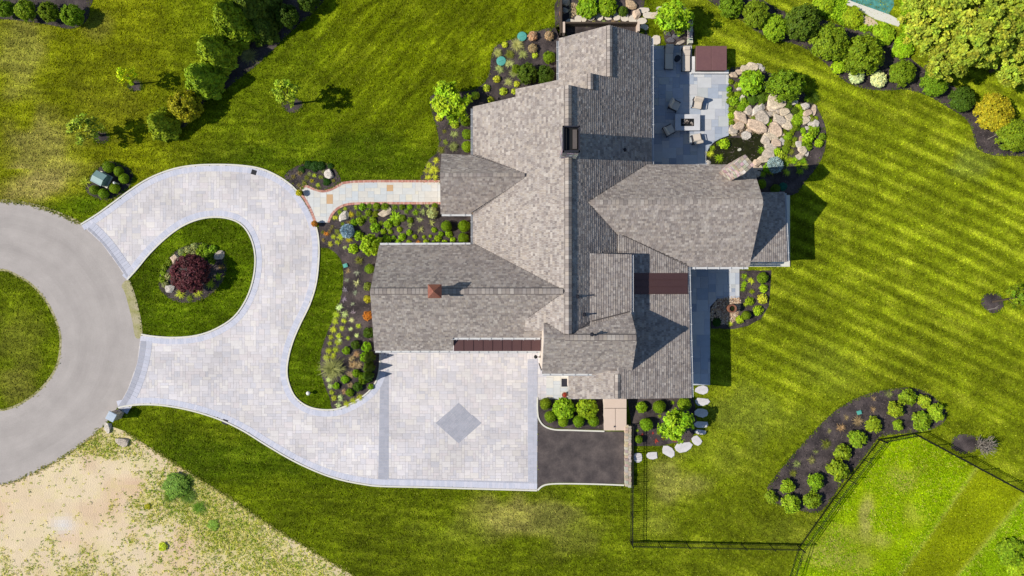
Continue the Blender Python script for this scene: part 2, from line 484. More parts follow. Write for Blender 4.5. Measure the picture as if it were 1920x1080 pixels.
    global LAWN_X, LAWN_Y, LAWN_C
    LAWN_X, LAWN_Y, LAWN_C = xs, ys, Cl
    V = np.stack([X, Y, np.zeros_like(X)], -1).reshape(-1, 3)
    ny, nx = X.shape
    idx = np.arange(nx * ny).reshape(ny, nx)
    Fq = np.stack([idx[:-1, :-1], idx[:-1, 1:], idx[1:, 1:], idx[1:, :-1]], -1).reshape(-1, 4)
    me = mesh_np('ground', V, Fq)
    a = me.color_attributes.new('Col', 'FLOAT_COLOR', 'POINT')
    a.data.foreach_set('color', np.concatenate([Cl.reshape(-1, 3), np.ones((nx * ny, 1))], 1).astype(np.float32).ravel())
    tag(obj('ground', me, MAT['lawn']), 'mown green lawn with mowing stripes and dry straw patches', None, None, 'structure')
make_ground()

def sheet(name, pts, z, mat, thick=None, label=None):
    pts = ccw([(p.x, p.y) for p in PP(pts)])
    mb = MB()
    top = [Vector((x, y, z)) for x, y in pts]
    if thick: mb.prism(top, thick)
    else: mb.face(top)
    o = mb.build(name, mat)
    tag(o, label, None, None, 'structure')
    return o

# sandy lot
LOTP = ROAD_OUT[72:99] + [(-400, 908), (-400, 1500), (1300, 1500), (760, 1140)] + spline([(665, 1081), (620, 1054), (560, 1018), (500, 981), (450, 946), (400, 914), (345, 880), (300, 851), (262, 826), (232, 808), (200, 797)], 3)
def weed_density(x, y):
    d = vnoise(x, y, 55, 5) * .6 + vnoise(x, y, 18, 6) * .55
    diag = np.exp(-((y - (800 + (x - 200) * .62) - 45) / 50.0) ** 2) * np.clip((x - 180) / 200, .25, 1)
    near = np.exp(-(((x - 345) / 60) ** 2 + ((y - 935) / 45) ** 2)) + .9 * np.exp(-(((x - 185) / 55) ** 2 + ((y - 835) / 30) ** 2)) + .9 * np.exp(-(((x - 425) / 55) ** 2 + ((y - 1000) / 45) ** 2))
    bare = np.exp(-(((x - 200) / 50) ** 2 + ((y - 890) / 30) ** 2)) + np.exp(-(((x - 60) / 90) ** 2 + ((y - 960) / 50) ** 2))
    return np.clip(np.clip((d - .52) * 1.7, 0, 1) * .5 + .35 * diag + .8 * near + .12 * np.clip((y - 1000) / 80, 0, 1) * np.clip((x + 20) / 120, 0, 1) + .12 * np.clip((x - 260) / 150, 0, 1) - .5 * bare, 0, 1)
def make_lot():
    w = ccw(W2(LOTP)); st = 0.3
    x0, y0 = P(-30, 1120).x, P(-30, 1120).y; x1, y1 = P(800, 780).x, P(800, 780).y
    mb = MB(); n = 0
    ys = np.arange(y0, y1, st); cells = []
    for yy in ys:
        strip = clip_rect(w, -60, 60, yy, yy + st)
        if len(strip) < 3: continue
        lo = min(p[0] for p in strip); hi = max(p[0] for p in strip)
        xx = x0
        while xx < min(hi, x1):
            q = clean(clip_rect(strip, xx, xx + st, yy, yy + st))
            if len(q) >= 3: cells.append(q)
            xx += st
    cx = np.array([sum(p[0] for p in q) / len(q) for q in cells]); cy = np.array([sum(p[1] for p in q) / len(q) for q in cells])
    px, py = cx * F / H + 960, 540 - cy * F / H
    dn = weed_density(px, py); pk = vnoise(px, py, 45, 8); gr = vnoise(px, py, 9, 10)
    base = np.array(A(228, 206, 170)); pink = np.array(A(220, 188, 154)); green = np.array(A(192, 184, 100)); grey = np.array(A(214, 208, 198))
    t = np.clip((pk - .35) * 2, 0, 1)[:, None]; C = base * (1 - t) + pink * t
    wt = np.exp(-(((px - 118) / 22) ** 2 + ((py - 985) / 16) ** 2))[:, None]; C = C * (1 - wt * .7) + np.array(A(224, 222, 218)) * wt * .7
    u = np.clip(dn * .85 + (gr - .5) * .6, 0, .8)[:, None]; C = C * (1 - u) + green * u
    C *= (.93 + .14 * gr)[:, None]
    for q, c in zip(cells, C): mb.face([Vector((x, y, .008)) for x, y in ccw(q)], tuple(c))
    tag(mb.build('dirt_lot', MAT['lotsoil'], cols=True), 'bare sandy lot with scattered weeds beside the road', None, None, 'structure')
make_lot()
# road ring
def ring(name, outer, inner, z, mat, label):
    n = 220
    def resample(poly):
        c = [(p.x, p.y) for p in PP(poly)]
        L = [0]
        for i in range(len(c)): L.append(L[-1] + math.dist(c[i], c[(i + 1) % len(c)]))
        out = []; k = 0
        for s in range(n):
            d = L[-1] * s / n
            while L[k + 1] < d: k += 1
            t = (d - L[k]) / max(1e-9, L[k + 1] - L[k]); a, b = c[k % len(c)], c[(k + 1) % len(c)]
            out.append((a[0] + (b[0] - a[0]) * t, a[1] + (b[1] - a[1]) * t, z))
        return out
    o, i_ = resample(outer), resample(inner)
    R = 26
    v = []; f = []; cols = []
    for j in range(R + 1):
        t = j / R
        for k in range(n):
            a, b = o[k], i_[k]; v.append((a[0] + (b[0] - a[0]) * t, a[1] + (b[1] - a[1]) * t, z))
    for j in range(R):
        t = (j + .5) / R
        for k in range(n):
            f.append((j * n + k, (j + 1) * n + k, (j + 1) * n + (k + 1) % n, j * n + (k + 1) % n))
            ang = k / n * 2 * math.pi
            s = mnoise.noise(Vector((math.cos(ang) * 2.5, math.sin(ang) * 2.5, t * 14))) + .6 * mnoise.noise(Vector((math.cos(ang) * 9, math.sin(ang) * 9, t * 30 + 7)))
            wear = .05 * math.exp(-((t - .32) / .09) ** 2) + .05 * math.exp(-((t - .68) / .09) ** 2)
            c = A(178, 169, 162)
            m_ = 1 + .045 * s - wear * 1.5 + .05 * mnoise.noise(Vector((v[j * n + k][0] * .22, v[j * n + k][1] * .22, 2.0)))
            cols.append(tuple(q * m_ for q in c))
    me = mesh_np(name, v, f, cols)
    ob = obj(name, me, mat)
    return tag(ob, label, None, None, 'structure')
ring('road', ROAD_OUT, ROAD_IN, 0.012, MAT['asphalt'], 'weathered pale asphalt turning circle round a grass island')
# sandy worn verge lines along the road edge
def ribbon(pts, a, b, z0, z1, mb=None, seglen=None, gap=0.012, cols=None, closed=False):
    """box-section strip along world points, between offsets a and b to the left of the path; optionally cut into pieces"""
    mb = mb or MB()
    pts = [Vector((p[0], p[1], 0)) for p in pts]
    if closed: pts = pts + [pts[0]]
    if seglen:
        L = [0]
        for i in range(len(pts) - 1): L.append(L[-1] + (pts[i + 1] - pts[i]).length)
        n = max(1, round(L[-1] / seglen)); out = []; k = 0
        for s in range(n + 1):
            d = L[-1] * s / n
            while k < len(pts) - 2 and L[k + 1] < d: k += 1
            t = (d - L[k]) / max(1e-9, L[k + 1] - L[k]); out.append(pts[k].lerp(pts[k + 1], min(1, t)))
        pts = out
    nrm = []
    for i in range(len(pts)):
        p, q = pts[max(0, i - 1)], pts[min(len(pts) - 1, i + 1)]
        if closed and i in (0, len(pts) - 1): p, q = pts[-2], pts[1]
        d = (q - p).normalized(); nrm.append(Vector((-d.y, d.x, 0)))
    la = [p + n * a for p, n in zip(pts, nrm)]; lb = [p + n * b for p, n in zip(pts, nrm)]
    up = Vector((0, 0, z1))
    if seglen:
        for i in range(len(pts) - 1):
            d = (pts[i + 1] - pts[i]).normalized() * gap / 2
            poly = [la[i] + d + up, la[i + 1] - d + up, lb[i + 1] - d + up, lb[i] + d + up]
            if area2([(p.x, p.y) for p in poly]) < 0: poly.reverse()
            mb.prism(poly, z1 - z0, col=random.choice(cols) if cols else None, cap=False)
    else:
        n = len(mb.v); k = len(pts)
        dn = Vector((0, 0, z0))
        for i in range(k): mb.v += [tuple(la[i] + dn), tuple(la[i] + up), tuple(lb[i] + up), tuple(lb[i] + dn)]
        for i in range(k - 1):
            for e in range(3):
                q = (n + 4 * i + e, n + 4 * i + e + 1, n + 4 * (i + 1) + e + 1, n + 4 * (i + 1) + e)
                mb.f.append(q if b > a else q[::-1]); mb.c.append((1, 1, 1))
        mb.f.append((n, n + 1, n + 2, n + 3)); mb.c.append((1, 1, 1))
        e = n + 4 * (k - 1); mb.f.append((e + 3, e + 2, e + 1, e)); mb.c.append((1, 1, 1))
    return mb

MAT['verge'] = surf('sandy_verge', A(196, 184, 148), A(150, 146, 90), 1.3, 0.95, 0.8, 1.15, 10, 0.5, 0.03)
for seg, nm in ((ROAD_OUT[:19], 1), (ROAD_OUT[36:49], 2)):
    o = ribbon(W2(seg), -0.06, 0.16, 0.0, 0.016).build('road_verge', MAT['verge']); tag(o, None, None, None, 'structure')
sheet('road_verge', spline([(239, 526), (250, 556), (258, 588), (264, 630), (254, 632), (249, 606), (243, 580), (234, 548), (228, 536)], 3, True), 0.0165, MAT['verge'], None, 'pale sandy worn edge of the road at the island')
o = ribbon(W2(ROAD_IN), -0.05, 0.13, 0.0, 0.016, closed=True).build('road_verge', MAT['verge']); tag(o, None, None, None, 'structure')

# ------------------------------------------------------------------ paving laid piece by piece
def ashlar(poly, unit, sizes, seed, rot=0.0):
    """fill a world polygon with a random pattern of rectangles on a grid; returns clipped polygons"""
    rnd = random.Random(seed)
    ca, sa = math.cos(-rot), math.sin(-rot)
    poly = ccw([(x * ca - y * sa, x * sa + y * ca) for x, y in poly])
    x0 = min(p[0] for p in poly); x1 = max(p[0] for p in poly); y0 = min(p[1] for p in poly); y1 = max(p[1] for p in poly)
    nx, ny = int((x1 - x0) / unit) + 1, int((y1 - y0) / unit) + 1
    used = [[False] * (nx + 4) for _ in range(ny + 4)]
    res = []; g = 0.005
    # edges per row for a fast inside test
    for j in range(ny):
        for i in range(nx):
            if used[j][i]: continue
            opts = sizes[:]; rnd.shuffle(opts)
            for (w, h) in opts + [(1, 1)]:
                if all(not used[j + b][i + a] for a in range(w) for b in range(h)) and i + w <= nx + 2 and j + h <= ny + 2:
                    break
            for a in range(w):
                for b in range(h): used[j + b][i + a] = True
            rx0, rx1, ry0, ry1 = x0 + i * unit + g, x0 + (i + w) * unit - g, y0 + j * unit + g, y0 + (j + h) * unit - g
            q = clean(clip_rect(poly, rx0, rx1, ry0, ry1))
            if len(q) >= 3 and abs(area2(q)) / 2 > 0.012:
                res.append([(x * ca + y * sa, -x * sa + y * ca) for x, y in q])
    return res

def poly_area(q): return abs(area2(q)) / 2

def lay(parent, polys, z, thick, cols, mat, name, stuff_name, limit=300, jitter=0.003, seed=3, pick=None):
    rnd = random.Random(seed)
    polys = sorted(polys, key=poly_area, reverse=True)
    rest = MB()
    for k, q in enumerate(polys):
        c = pick(q) if pick else rnd.choice(cols); f = rnd.uniform(0.97, 1.03); c = tuple(v * f for v in c)
        zz = z + rnd.uniform(-jitter, jitter)
        top = [Vector((x, y, zz)) for x, y in ccw(q)]
        if k < limit:
            m = MB(); cx = sum(p[0] for p in q) / len(q); cy = sum(p[1] for p in q) / len(q)
            m.prism([p - Vector((cx, cy, 0)) for p in top], thick, col=c, cap=False)
            m.build(name, mat, parent, (cx, cy, 0), cols=True)
        else:
            rest.prism(top, thick, col=c, cap=False)
    if rest.f:
        o = rest.build(stuff_name, mat, parent, cols=True); o['kind'] = 'stuff'

drive = sheet('driveway', DRIVE, 0.016, MAT['pbase'], None, 'pale mixed grey concrete paver driveway curling round a lawn island')
PAV = [A(*c) for c in ((226, 218, 214), (216, 210, 212), (206, 203, 210), (228, 220, 210), (212, 206, 206), (222, 211, 210), (198, 197, 204), (220, 214, 216), (232, 226, 220), (206, 200, 200))]
PGREY = [A(*c) for c in ((174, 174, 182), (171, 171, 179), (177, 176, 184), (170, 170, 178))]
PBAND = [A(*c) for c in ((204, 204, 214), (198, 199, 210), (210, 208, 216))]
drive_w = W2(DRIVE)
DIAMOND = [(860, 755), (903, 793), (860, 831), (817, 793)]
pav = ashlar(drive_w, 0.24, [(2, 1), (2, 2), (3, 2), (1, 2), (2, 1), (1, 1), (3, 2), (2, 2), (1, 2), (3, 1)], 5)
PMEAN = A(213, 205, 201)
PAV = [tuple(m + (v - m) * .5 for v, m in zip(c, PMEAN)) for c in PAV]
TRACK = [(q, i) for i, q in enumerate(W2(spline([(190, 450), (250, 395), (320, 355), (400, 350), (480, 370), (530, 420), (545, 490), (530, 560), (505, 640), (560, 760), (700, 800), (860, 790), (960, 780)], 8) + spline([(240, 700), (320, 690), (420, 680), (490, 680)], 8)))]
def pick_paver(q, rnd=random.Random(9)):
    cx = sum(p[0] for p in q) / len(q); cy = sum(p[1] for p in q) / len(q)
    n = mnoise.noise(Vector((cx * 0.25, cy * 0.25, 3.0)))
    c = rnd.choice(PAV)
    for w_, k_ in TRACK:
        d = abs(math.hypot(cx - w_[0], cy - w_[1])); best = d if k_ == 0 else min(best, d)
    wear = .055 * math.exp(-((best - .85) / .33) ** 2)
    k = 1 - wear + 0.17 * n + .13 * mnoise.noise(Vector((cx * .7, cy * .7, 9.0)))
    return tuple(v * k for v in c)
lay(drive, pav, 0.038, 0.024, PAV, MAT['paver'], 'paver', 'pavers', 300, 0.002, pick=pick_paver)
# darker bands: frame of the forecourt, the inlaid diamond, the aprons at the road and the soldier courses
def band_poly(pts, unit, rot, cols, nm, z=0.044):
    mb = MB(); rnd = random.Random(len(pts))
    for q in ashlar(W2(pts), unit, [(2, 1), (1, 1), (2, 1)], 8, rot):
        c = rnd.choice(cols); mb.prism([Vector((x, y, z)) for x, y in ccw(q)], 0.03, col=c, cap=False)
    o = mb.build(nm, MAT['paver'], drive, cols=True); o['kind'] = 'stuff'
band_poly([(713, 706), (729, 690), (729, 897), (712, 909), (709, 909)], 0.26, 0, PGREY, 'band_pavers')
band_poly([(729, 897), (990, 903), (1007, 917), (712, 910)], 0.26, 0, [tuple(v * 1.12 for v in c) for c in PGREY], 'band_pavers')
band_poly([(989, 674), (1008, 672), (1007, 916), (990, 903)], 0.26, 0, [tuple(v * 1.2 for v in c) for c in PGREY], 'band_pavers')
band_poly(DIAMOND, 0.22, math.pi / 4, [tuple(v * 0.94 for v in c) for c in PGREY], 'diamond_inlay')
for path, s in ((D_NORTH[:124], -1), (D_SOUTH, 1), (ISLAND, -1)):
    ww = W2(path)
    o = ribbon(ww, s * 0.05, s * 0.52, 0.018, 0.046, seglen=0.24, gap=0.005, cols=PBAND).build('border_course', MAT['paver'], drive, cols=True); o['kind'] = 'stuff'
for path, w0, w1, cols in ((ROAD_OUT[20:36], 0.02, 0.22, [tuple(v * .95 for v in c) for c in PGREY]), (ROAD_OUT[20:36], 0.23, 0.85, [tuple(v * 1.3 for v in c) for c in PGREY]),
                           (ROAD_OUT[49:66], 0.02, 0.5, [tuple(v * 1.0 for v in c) for c in PGREY]), (ROAD_OUT[49:66], 0.51, 1.0, [tuple(v * 1.3 for v in c) for c in PGREY])):
    w = W2(path)
    o = ribbon(w, w0, w1, 0.018, 0.049, seglen=0.3, gap=0.012, cols=cols).build('apron_course', MAT['paver'], drive, cols=True); o['kind'] = 'stuff'
# kerbs
K_EAST = spline([(1007, 918), (1016, 910), (1030, 906), (1060, 905), (1120, 906), (1170, 908)], 4)
K_PLANT = spline([(1009, 745), (1009, 770), (1012, 786), (1022, 798), (1040, 804), (1070, 805), (1133, 807)], 4)
for nm, path, s in (('kerb', D_NORTH[:49], 1), ('kerb', D_NORTH[57:], 1), ('kerb', D_SOUTH, -1), ('kerb', ISLAND, 1), ('kerb', K_EAST, -1), ('kerb', K_PLANT, -1)):
    o = ribbon(W2(path), 0.0, s * 0.12, 0.0, 0.09).build('kerb', MAT['kerb']); tag(o, 'pale concrete kerb edging the paving', None, None, 'structure')
# asphalt pad
sheet('asphalt_pad', [(1008, 786), (1014, 796), (1030, 805), (1070, 808), (1170, 809), (1170, 907), (1060, 904), (1030, 905), (1016, 909), (1008, 916)], 0.03, MAT['newasphalt'], 0.03, 'square dark asphalt parking pad beside the paver court')

# front walk
WALK = [(565, 352), (574, 349), (586, 354), (605, 359), (622, 355), (640, 345), (660, 342), (826, 341), (826, 380), (662, 381), (645, 384), (632, 391), (623, 402), (617, 417), (592, 418), (586, 398), (574, 375)]
walk = sheet('front_walk', WALK, 0.02, MAT['pbase'], None, 'multicoloured flagstone walk with red brick edging leading to the porch')
FLAG = [tuple(m + (v - m) * .6 for v, m in zip(A(*c), A(213, 209, 200))) for c in ((216, 214, 206), (206, 208, 206), (222, 216, 200), (200, 206, 208), (214, 208, 196), (222, 214, 190), (196, 204, 210), (220, 218, 212), (208, 204, 196), (216, 214, 206))]
def pick_flag(q, rnd=random.Random(4)):
    cx = sum(p[0] for p in q) / len(q); cy = sum(p[1] for p in q) / len(q)
    for hx, hy in ((617, 365), (732, 355)):
        h = P(hx, hy)
        if inside(q, h.x, h.y): return A(204, 166, 124)
    return rnd.choice(FLAG)
lay(walk, ashlar(W2(WALK), 0.27, [(2, 2), (3, 2), (2, 3), (3, 3), (2, 1), (4, 2)], 12), 0.045, 0.03, FLAG, MAT['paver'], 'flagstone', 'flagstones', 300, 0.003, pick=pick_flag)
BRK = [A(*c) for c in ((208, 150, 132), (198, 136, 118), (216, 164, 146), (190, 132, 118), (212, 172, 156))]
for path in (spline([(640, 344), (662, 341), (700, 340), (760, 340), (826, 340)], 3), spline([(826, 381), (760, 381), (700, 381), (662, 382), (645, 385), (632, 392), (622, 403), (616, 417)], 3),
             spline([(563, 354), (574, 349), (586, 354), (605, 359), (622, 355), (640, 345)], 3), spline([(563, 362), (572, 374), (583, 394), (592, 418)], 3)):
    o = ribbon(W2(path), -0.1, 0.1, 0.0, 0.06, seglen=0.11, gap=0.012, cols=BRK).build('brick_edging', MAT['brick'], walk, cols=True); o['kind'] = 'stuff'

# patios
BLUE = [A(*c) for c in ((188, 192, 200), (178, 184, 194), (196, 200, 204), (184, 186, 192), (204, 204, 204), (190, 192, 190), (170, 178, 190), (200, 198, 196), (160, 168, 182), (206, 206, 206))]
PATIO = [(1195, 86), (1297, 86), (1297, 138), (1366, 138), (1366, 256), (1350, 262), (1336, 271), (1326, 287), (1327, 330), (1195, 330)]
patio = sheet('patio', PATIO, 0.02, MAT['pbase'], None, 'bluestone slab patio with loungers and a fire table')
lay(patio, ashlar(W2(PATIO), 0.3, [(2, 2), (3, 2), (2, 3), (3, 3), (4, 3), (2, 1)], 22), 0.05, 0.035, BLUE, MAT['paver'], 'bluestone_slab', 'bluestone_slabs', 300, 0.003)
SIDE = [(1255, 480), (1386, 480), (1386, 558), (1345, 560), (1331, 575), (1331, 722), (1255, 722)]
side = sheet('side_patio', SIDE, 0.02, MAT['pbase'], None, 'narrow bluestone terrace running along the east wall of the house')
lay(side, ashlar(W2(SIDE), 0.33, [(2, 2), (3, 2), (2, 3), (3, 3), (2, 1), (4, 3)], 31), 0.05, 0.035, BLUE, MAT['paver'], 'bluestone_slab', 'bluestone_slabs', 300, 0.003)
SPORCH = [(1024, 690), (1070, 690), (1070, 747), (1024, 747)]
stoop = sheet('stoop', SPORCH, 0.1, MAT['pbase'], 0.1, 'small flagstone stoop beside the side door')
lay(stoop, ashlar(W2(SPORCH), 0.3, [(2, 2), (3, 2), (2, 3), (2, 1)], 33), 0.13, 0.03, FLAG, MAT['paver'], 'flagstone', 'flagstones', 300, 0.002)

# ------------------------------------------------------------------ planting beds (mulch)
BEDS = {
 'front': [(598, 421), (610, 417), (619, 417), (624, 404), (634, 393), (646, 386), (662, 383), (840, 383), (900, 383), (900, 470), (760, 470), (730, 560), (730, 670), (714, 672), (713, 690), (707, 714), (690, 737), (660, 757), (626, 768), (618, 745), (608, 720), (601, 690), (602, 662), (608, 640), (616, 618), (626, 594), (636, 570), (642, 545), (644, 515), (641, 492), (631, 476), (615, 465), (599, 461)],
 'northwest': [(806, 189), (811, 215), (820, 245), (823, 270), (819, 286), (804, 300), (795, 318), (791, 339), (840, 339), (900, 330), (930, 250), (1060, 180), (1060, 60), (1012, 57), (985, 67), (960, 74), (930, 86), (921, 108), (918, 134), (909, 154), (888, 168), (862, 172), (830, 170), (812, 176)],
 'walkside': [(533, 331), (546, 317), (566, 308), (590, 304), (614, 307), (630, 319), (638, 334), (638, 343), (622, 353), (605, 357), (586, 352), (574, 347), (562, 362), (548, 347)],
 'island': [(299, 540), (300, 516), (311, 490), (331, 470), (360, 457), (385, 456), (405, 464), (420, 480), (426, 500), (419, 525), (401, 548), (376, 563), (346, 568), (318, 560)],
 'utility': [(160, 352), (170, 367), (190, 375), (214, 373), (235, 359), (248, 342), (249, 325), (236, 312), (215, 304), (198, 303), (186, 315), (170, 330)],
 'topleft': [(-60, 36), (0, 36), (40, 39), (90, 46), (128, 54), (150, 49), (165, 35), (168, 15), (155, -10), (-60, -30)],
 'evergreen': [(290, 255), (310, 262), (332, 252), (352, 232), (376, 206), (388, 186), (418, 172), (448, 148), (482, 122), (512, 94), (545, 60), (592, 20), (610, -20), (500, -20), (440, 60), (400, 120), (350, 170), (330, 190), (300, 225)],
 'pond': [(1366, 137), (1385, 126), (1406, 120), (1425, 128), (1446, 138), (1478, 152), (1508, 174), (1530, 200), (1545, 230), (1549, 258), (1545, 286), (1530, 315), (1506, 345), (1485, 366), (1400, 366), (1325, 330), (1325, 288), (1336, 271), (1350, 262), (1366, 256)],
 'terrace': [(1054, -20), (1195, -20), (1205, 20), (1197, 42), (1212, 60), (1210, 80), (1140, 90), (1052, 80)],
 'gatetree': [(1236, 22), (1244, 60), (1252, 84), (1297, 86), (1300, 50), (1290, 18), (1260, 8)],
 'northeast': [(1322, -10), (1350, 15), (1385, 35), (1420, 60), (1455, 75), (1500, 86), (1540, 112), (1578, 148), (1615, 165), (1660, 170), (1700, 168), (1740, 180), (1780, 203), (1813, 225), (1824, 250), (1830, 275), (1850, 288), (1880, 292), (1990, 288), (1990, 235), (1850, 220), (1830, 200), (1800, 170), (1750, 140), (1710, 112), (1670, 66), (1600, 56), (1540, 36), (1480, 26), (1430, 0), (1410, -20)],
 'southeast': [(1438, 916), (1452, 895), (1480, 860), (1520, 815), (1560, 775), (1600, 749), (1640, 735), (1690, 727), (1722, 729), (1752, 745), (1776, 774), (1766, 795), (1745, 805), (1715, 811), (1652, 818), (1633, 840), (1608, 872), (1580, 905), (1547, 950), (1527, 962), (1480, 952), (1450, 942)],
 'stoopbed': [(1009, 745), (1134, 745), (1134, 806), (1070, 804), (1040, 803), (1022, 797), (1012, 786), (1009, 770)],
 'stepbed': [(1174, 730), (1296, 730), (1303, 760), (1306, 790), (1302, 812), (1290, 832), (1262, 830), (1240, 836), (1186, 836), (1183, 800), (1183, 790)],
 'urn': [(1386, 507), (1446, 507), (1444, 540), (1441, 574), (1427, 597), (1402, 611), (1375, 617), (1333, 616), (1331, 575), (1345, 559), (1386, 558)],
}
def ell(cx, cy, rx, ry, n=14): return [(cx + rx * math.cos(2 * math.pi * i / n) * random.uniform(.93, 1.07), cy + ry * math.sin(2 * math.pi * i / n) * random.uniform(.93, 1.07)) for i in range(n)]
RINGS = {'ring_a': ell(548, 197, 20, 14), 'ring_b': ell(191, 257, 15, 12), 'ring_c': ell(254, 161, 14, 11), 'ring_d': ell(1861, 567, 21, 19), 'ring_e': ell(1809, 832, 27, 19)}
def mulch_bed(name, pts, label, smooth=True):
    """low mound of mulch: outline plus a gently raised, uneven inside"""
    out = spline(pts, 3, True) if smooth else pts
    w = ccw(W2(out))
    mb = MB()
    mb.prism([Vector((x, y, 0.028)) for x, y in w], 0.05)
    return tag(mb.build(name, MAT['mulch']), label, None, None, 'structure')
for k, pts in BEDS.items():
    mulch_bed('mulch_bed', pts, 'dark brown mulch planting bed', k not in ('stoopbed', 'stepbed', 'urn'))
for k, pts in RINGS.items():
    mulch_bed('mulch_ring', pts, 'round dark mulch ring in the lawn')

def litter(name, poly_px, n, size, cols, zr, seed, lab):
    """loose chips and fine debris strewn over a bed, too small to count"""
    rnd = np.random.default_rng(seed)
    pw = W2(poly_px); xs = [p[0] for p in pw]; ys = [p[1] for p in pw]
    x = rnd.uniform(min(xs), max(xs), n * 3); y = rnd.uniform(min(ys), max(ys), n * 3)
    k = inside_np(pw, x, y); x, y = x[k][:n], y[k][:n]; n = len(x)
    a = rnd.uniform(0, math.pi, n); s = size * rnd.uniform(.5, 1.5, n); asp = rnd.uniform(.25, .6, n)
    ux, uy = np.cos(a) * s, np.sin(a) * s; vx, vy = -np.sin(a) * s * asp, np.cos(a) * s * asp
    z = rnd.uniform(zr[0], zr[1], n); t = rnd.uniform(-.5, .5, n) * s
    V = np.stack([np.stack([x - ux, y - uy, z - t * .4], 1), np.stack([x + vx, y + vy, z], 1), np.stack([x + ux, y + uy, z + t * .4], 1), np.stack([x - vx, y - vy, z], 1)], 1).reshape(-1, 3)
    C = np.array(cols)[rnd.integers(0, len(cols), n)] * rnd.uniform(.8, 1.2, (n, 1))
    return tag(obj(name, mesh_np(name, V, np.arange(4 * n).reshape(-1, 4), C), MAT['pebble']), lab, None, None, 'stuff')
CHIP = [A(92, 80, 76), A(46, 40, 40), A(112, 98, 92), A(70, 60, 58)]
for i, (k, n) in enumerate((('front', 2600), ('northwest', 1600), ('pond', 1500), ('northeast', 3000), ('southeast', 2600), ('island', 400), ('urn', 500), ('stepbed', 500), ('stoopbed', 300), ('walkside', 300), ('topleft', 300), ('evergreen', 500))):
    litter('mulch_chips', BEDS[k], n, 0.06, CHIP, (0.035, 0.06), 40 + i, 'loose bark chips on the dark mulch')

# ------------------------------------------------------------------ the house
house = tag(empty('house', P(1050, 400)), 'large rambling house with many grey shingled gable roofs', 'house')
HO = Vector(house.location)
def hpart(mb, name, mat, parent=None, cols=False):
    """mesh given in world coordinates, parented to the house (whose origin is not at zero)"""
    mb.v = [tuple(Vector(v) - HO) for v in mb.v]
    if parent is not None and parent is not house:
        return mb.build(name, mat, parent, cols=cols)
    return mb.build(name, mat, house, cols=cols)

class PX:                          # roof plane falling along x: z = z0 + s (x - x0)
    def __init__(s, x0, z0, k): s.x0, s.z0, s.k = x0, z0, k
    def z(s, x, y): return s.z0 + s.k * (x - s.x0)
    def at(s, px, py):
        a = (px - 960) / F
        z = (s.z0 + s.k * (a * H - s.x0)) / (1 + s.k * a)
        return P(px, py, z)
    up = property(lambda s: Vector((1 if s.k > 0 else -1, 0, 0)))
class PY:                          # falling along y
    def __init__(s, y0, z0, k): s.y0, s.z0, s.k = y0, z0, k
    def z(s, x, y): return s.z0 + s.k * (y - s.y0)
    def at(s, px, py):
        b = (540 - py) / F
        z = (s.z0 + s.k * (b * H - s.y0)) / (1 + s.k * b)
        return P(px, py, z)
    up = property(lambda s: Vector((0, 1 if s.k > 0 else -1, 0)))
def py_through(p, py, z):          # plane through point p and the eave seen at row py with height z
    y = (540 - py) * (H - z) / F
    return PY(p.y, p.z, (z - p.z) / (y - p.y))
def px_through(p, px, z):
    x = (px - 960) * (H - z) / F
    return PX(p.x, p.z, (z - p.z) / (x - p.x))

PITCH = 0.67
xe = P(1221, 0, 3.45).x
main_e = PX(xe, 3.45, -PITCH)
rC = main_e.at(1065.5, 300); rB = main_e.at(1107, 150); rA = main_e.at(1143, 100)
main_w = PX(rC.x, rC.z, PITCH); b_w = PX(rB.x, rB.z, PITCH); a_w = PX(rA.x, rA.z, PITCH)
rD = main_w.at(990, 328); rE = main_w.at(1059, 546); rF = main_e.at(1102, 379)
d_n = py_through(rD, 291, 3.5); d_s = py_through(rD, 400, 3.35)
e_n = py_through(rE, 460, 3.5); e_s = py_through(rE, 657, 3.8)
f_n = py_through(rF, 310, 3.8); f_s = py_through(rF, 500, 3.8)
hJ = main_e.at(1105, 520); j_e = px_through(hJ, 1184, 6.25)
rG = P(1067, 633, rC.z + 0.02); g_s = py_through(rG, 700, 5.0); g_n = PY(rG.y, rG.z, -1.03)
xk = P(1290, 0, 3.9).x; k_e = PX(xk, 3.9, -0.29)
rL = k_e.at(1158, 720); l_w = px_through(rL, 1066, 4.0)
h_e = PX(P(1412, 0, 4.0).x, 4.0, -0.28)
met = PY(P(0, 634, 4.15).y, 4.15, 0.25)

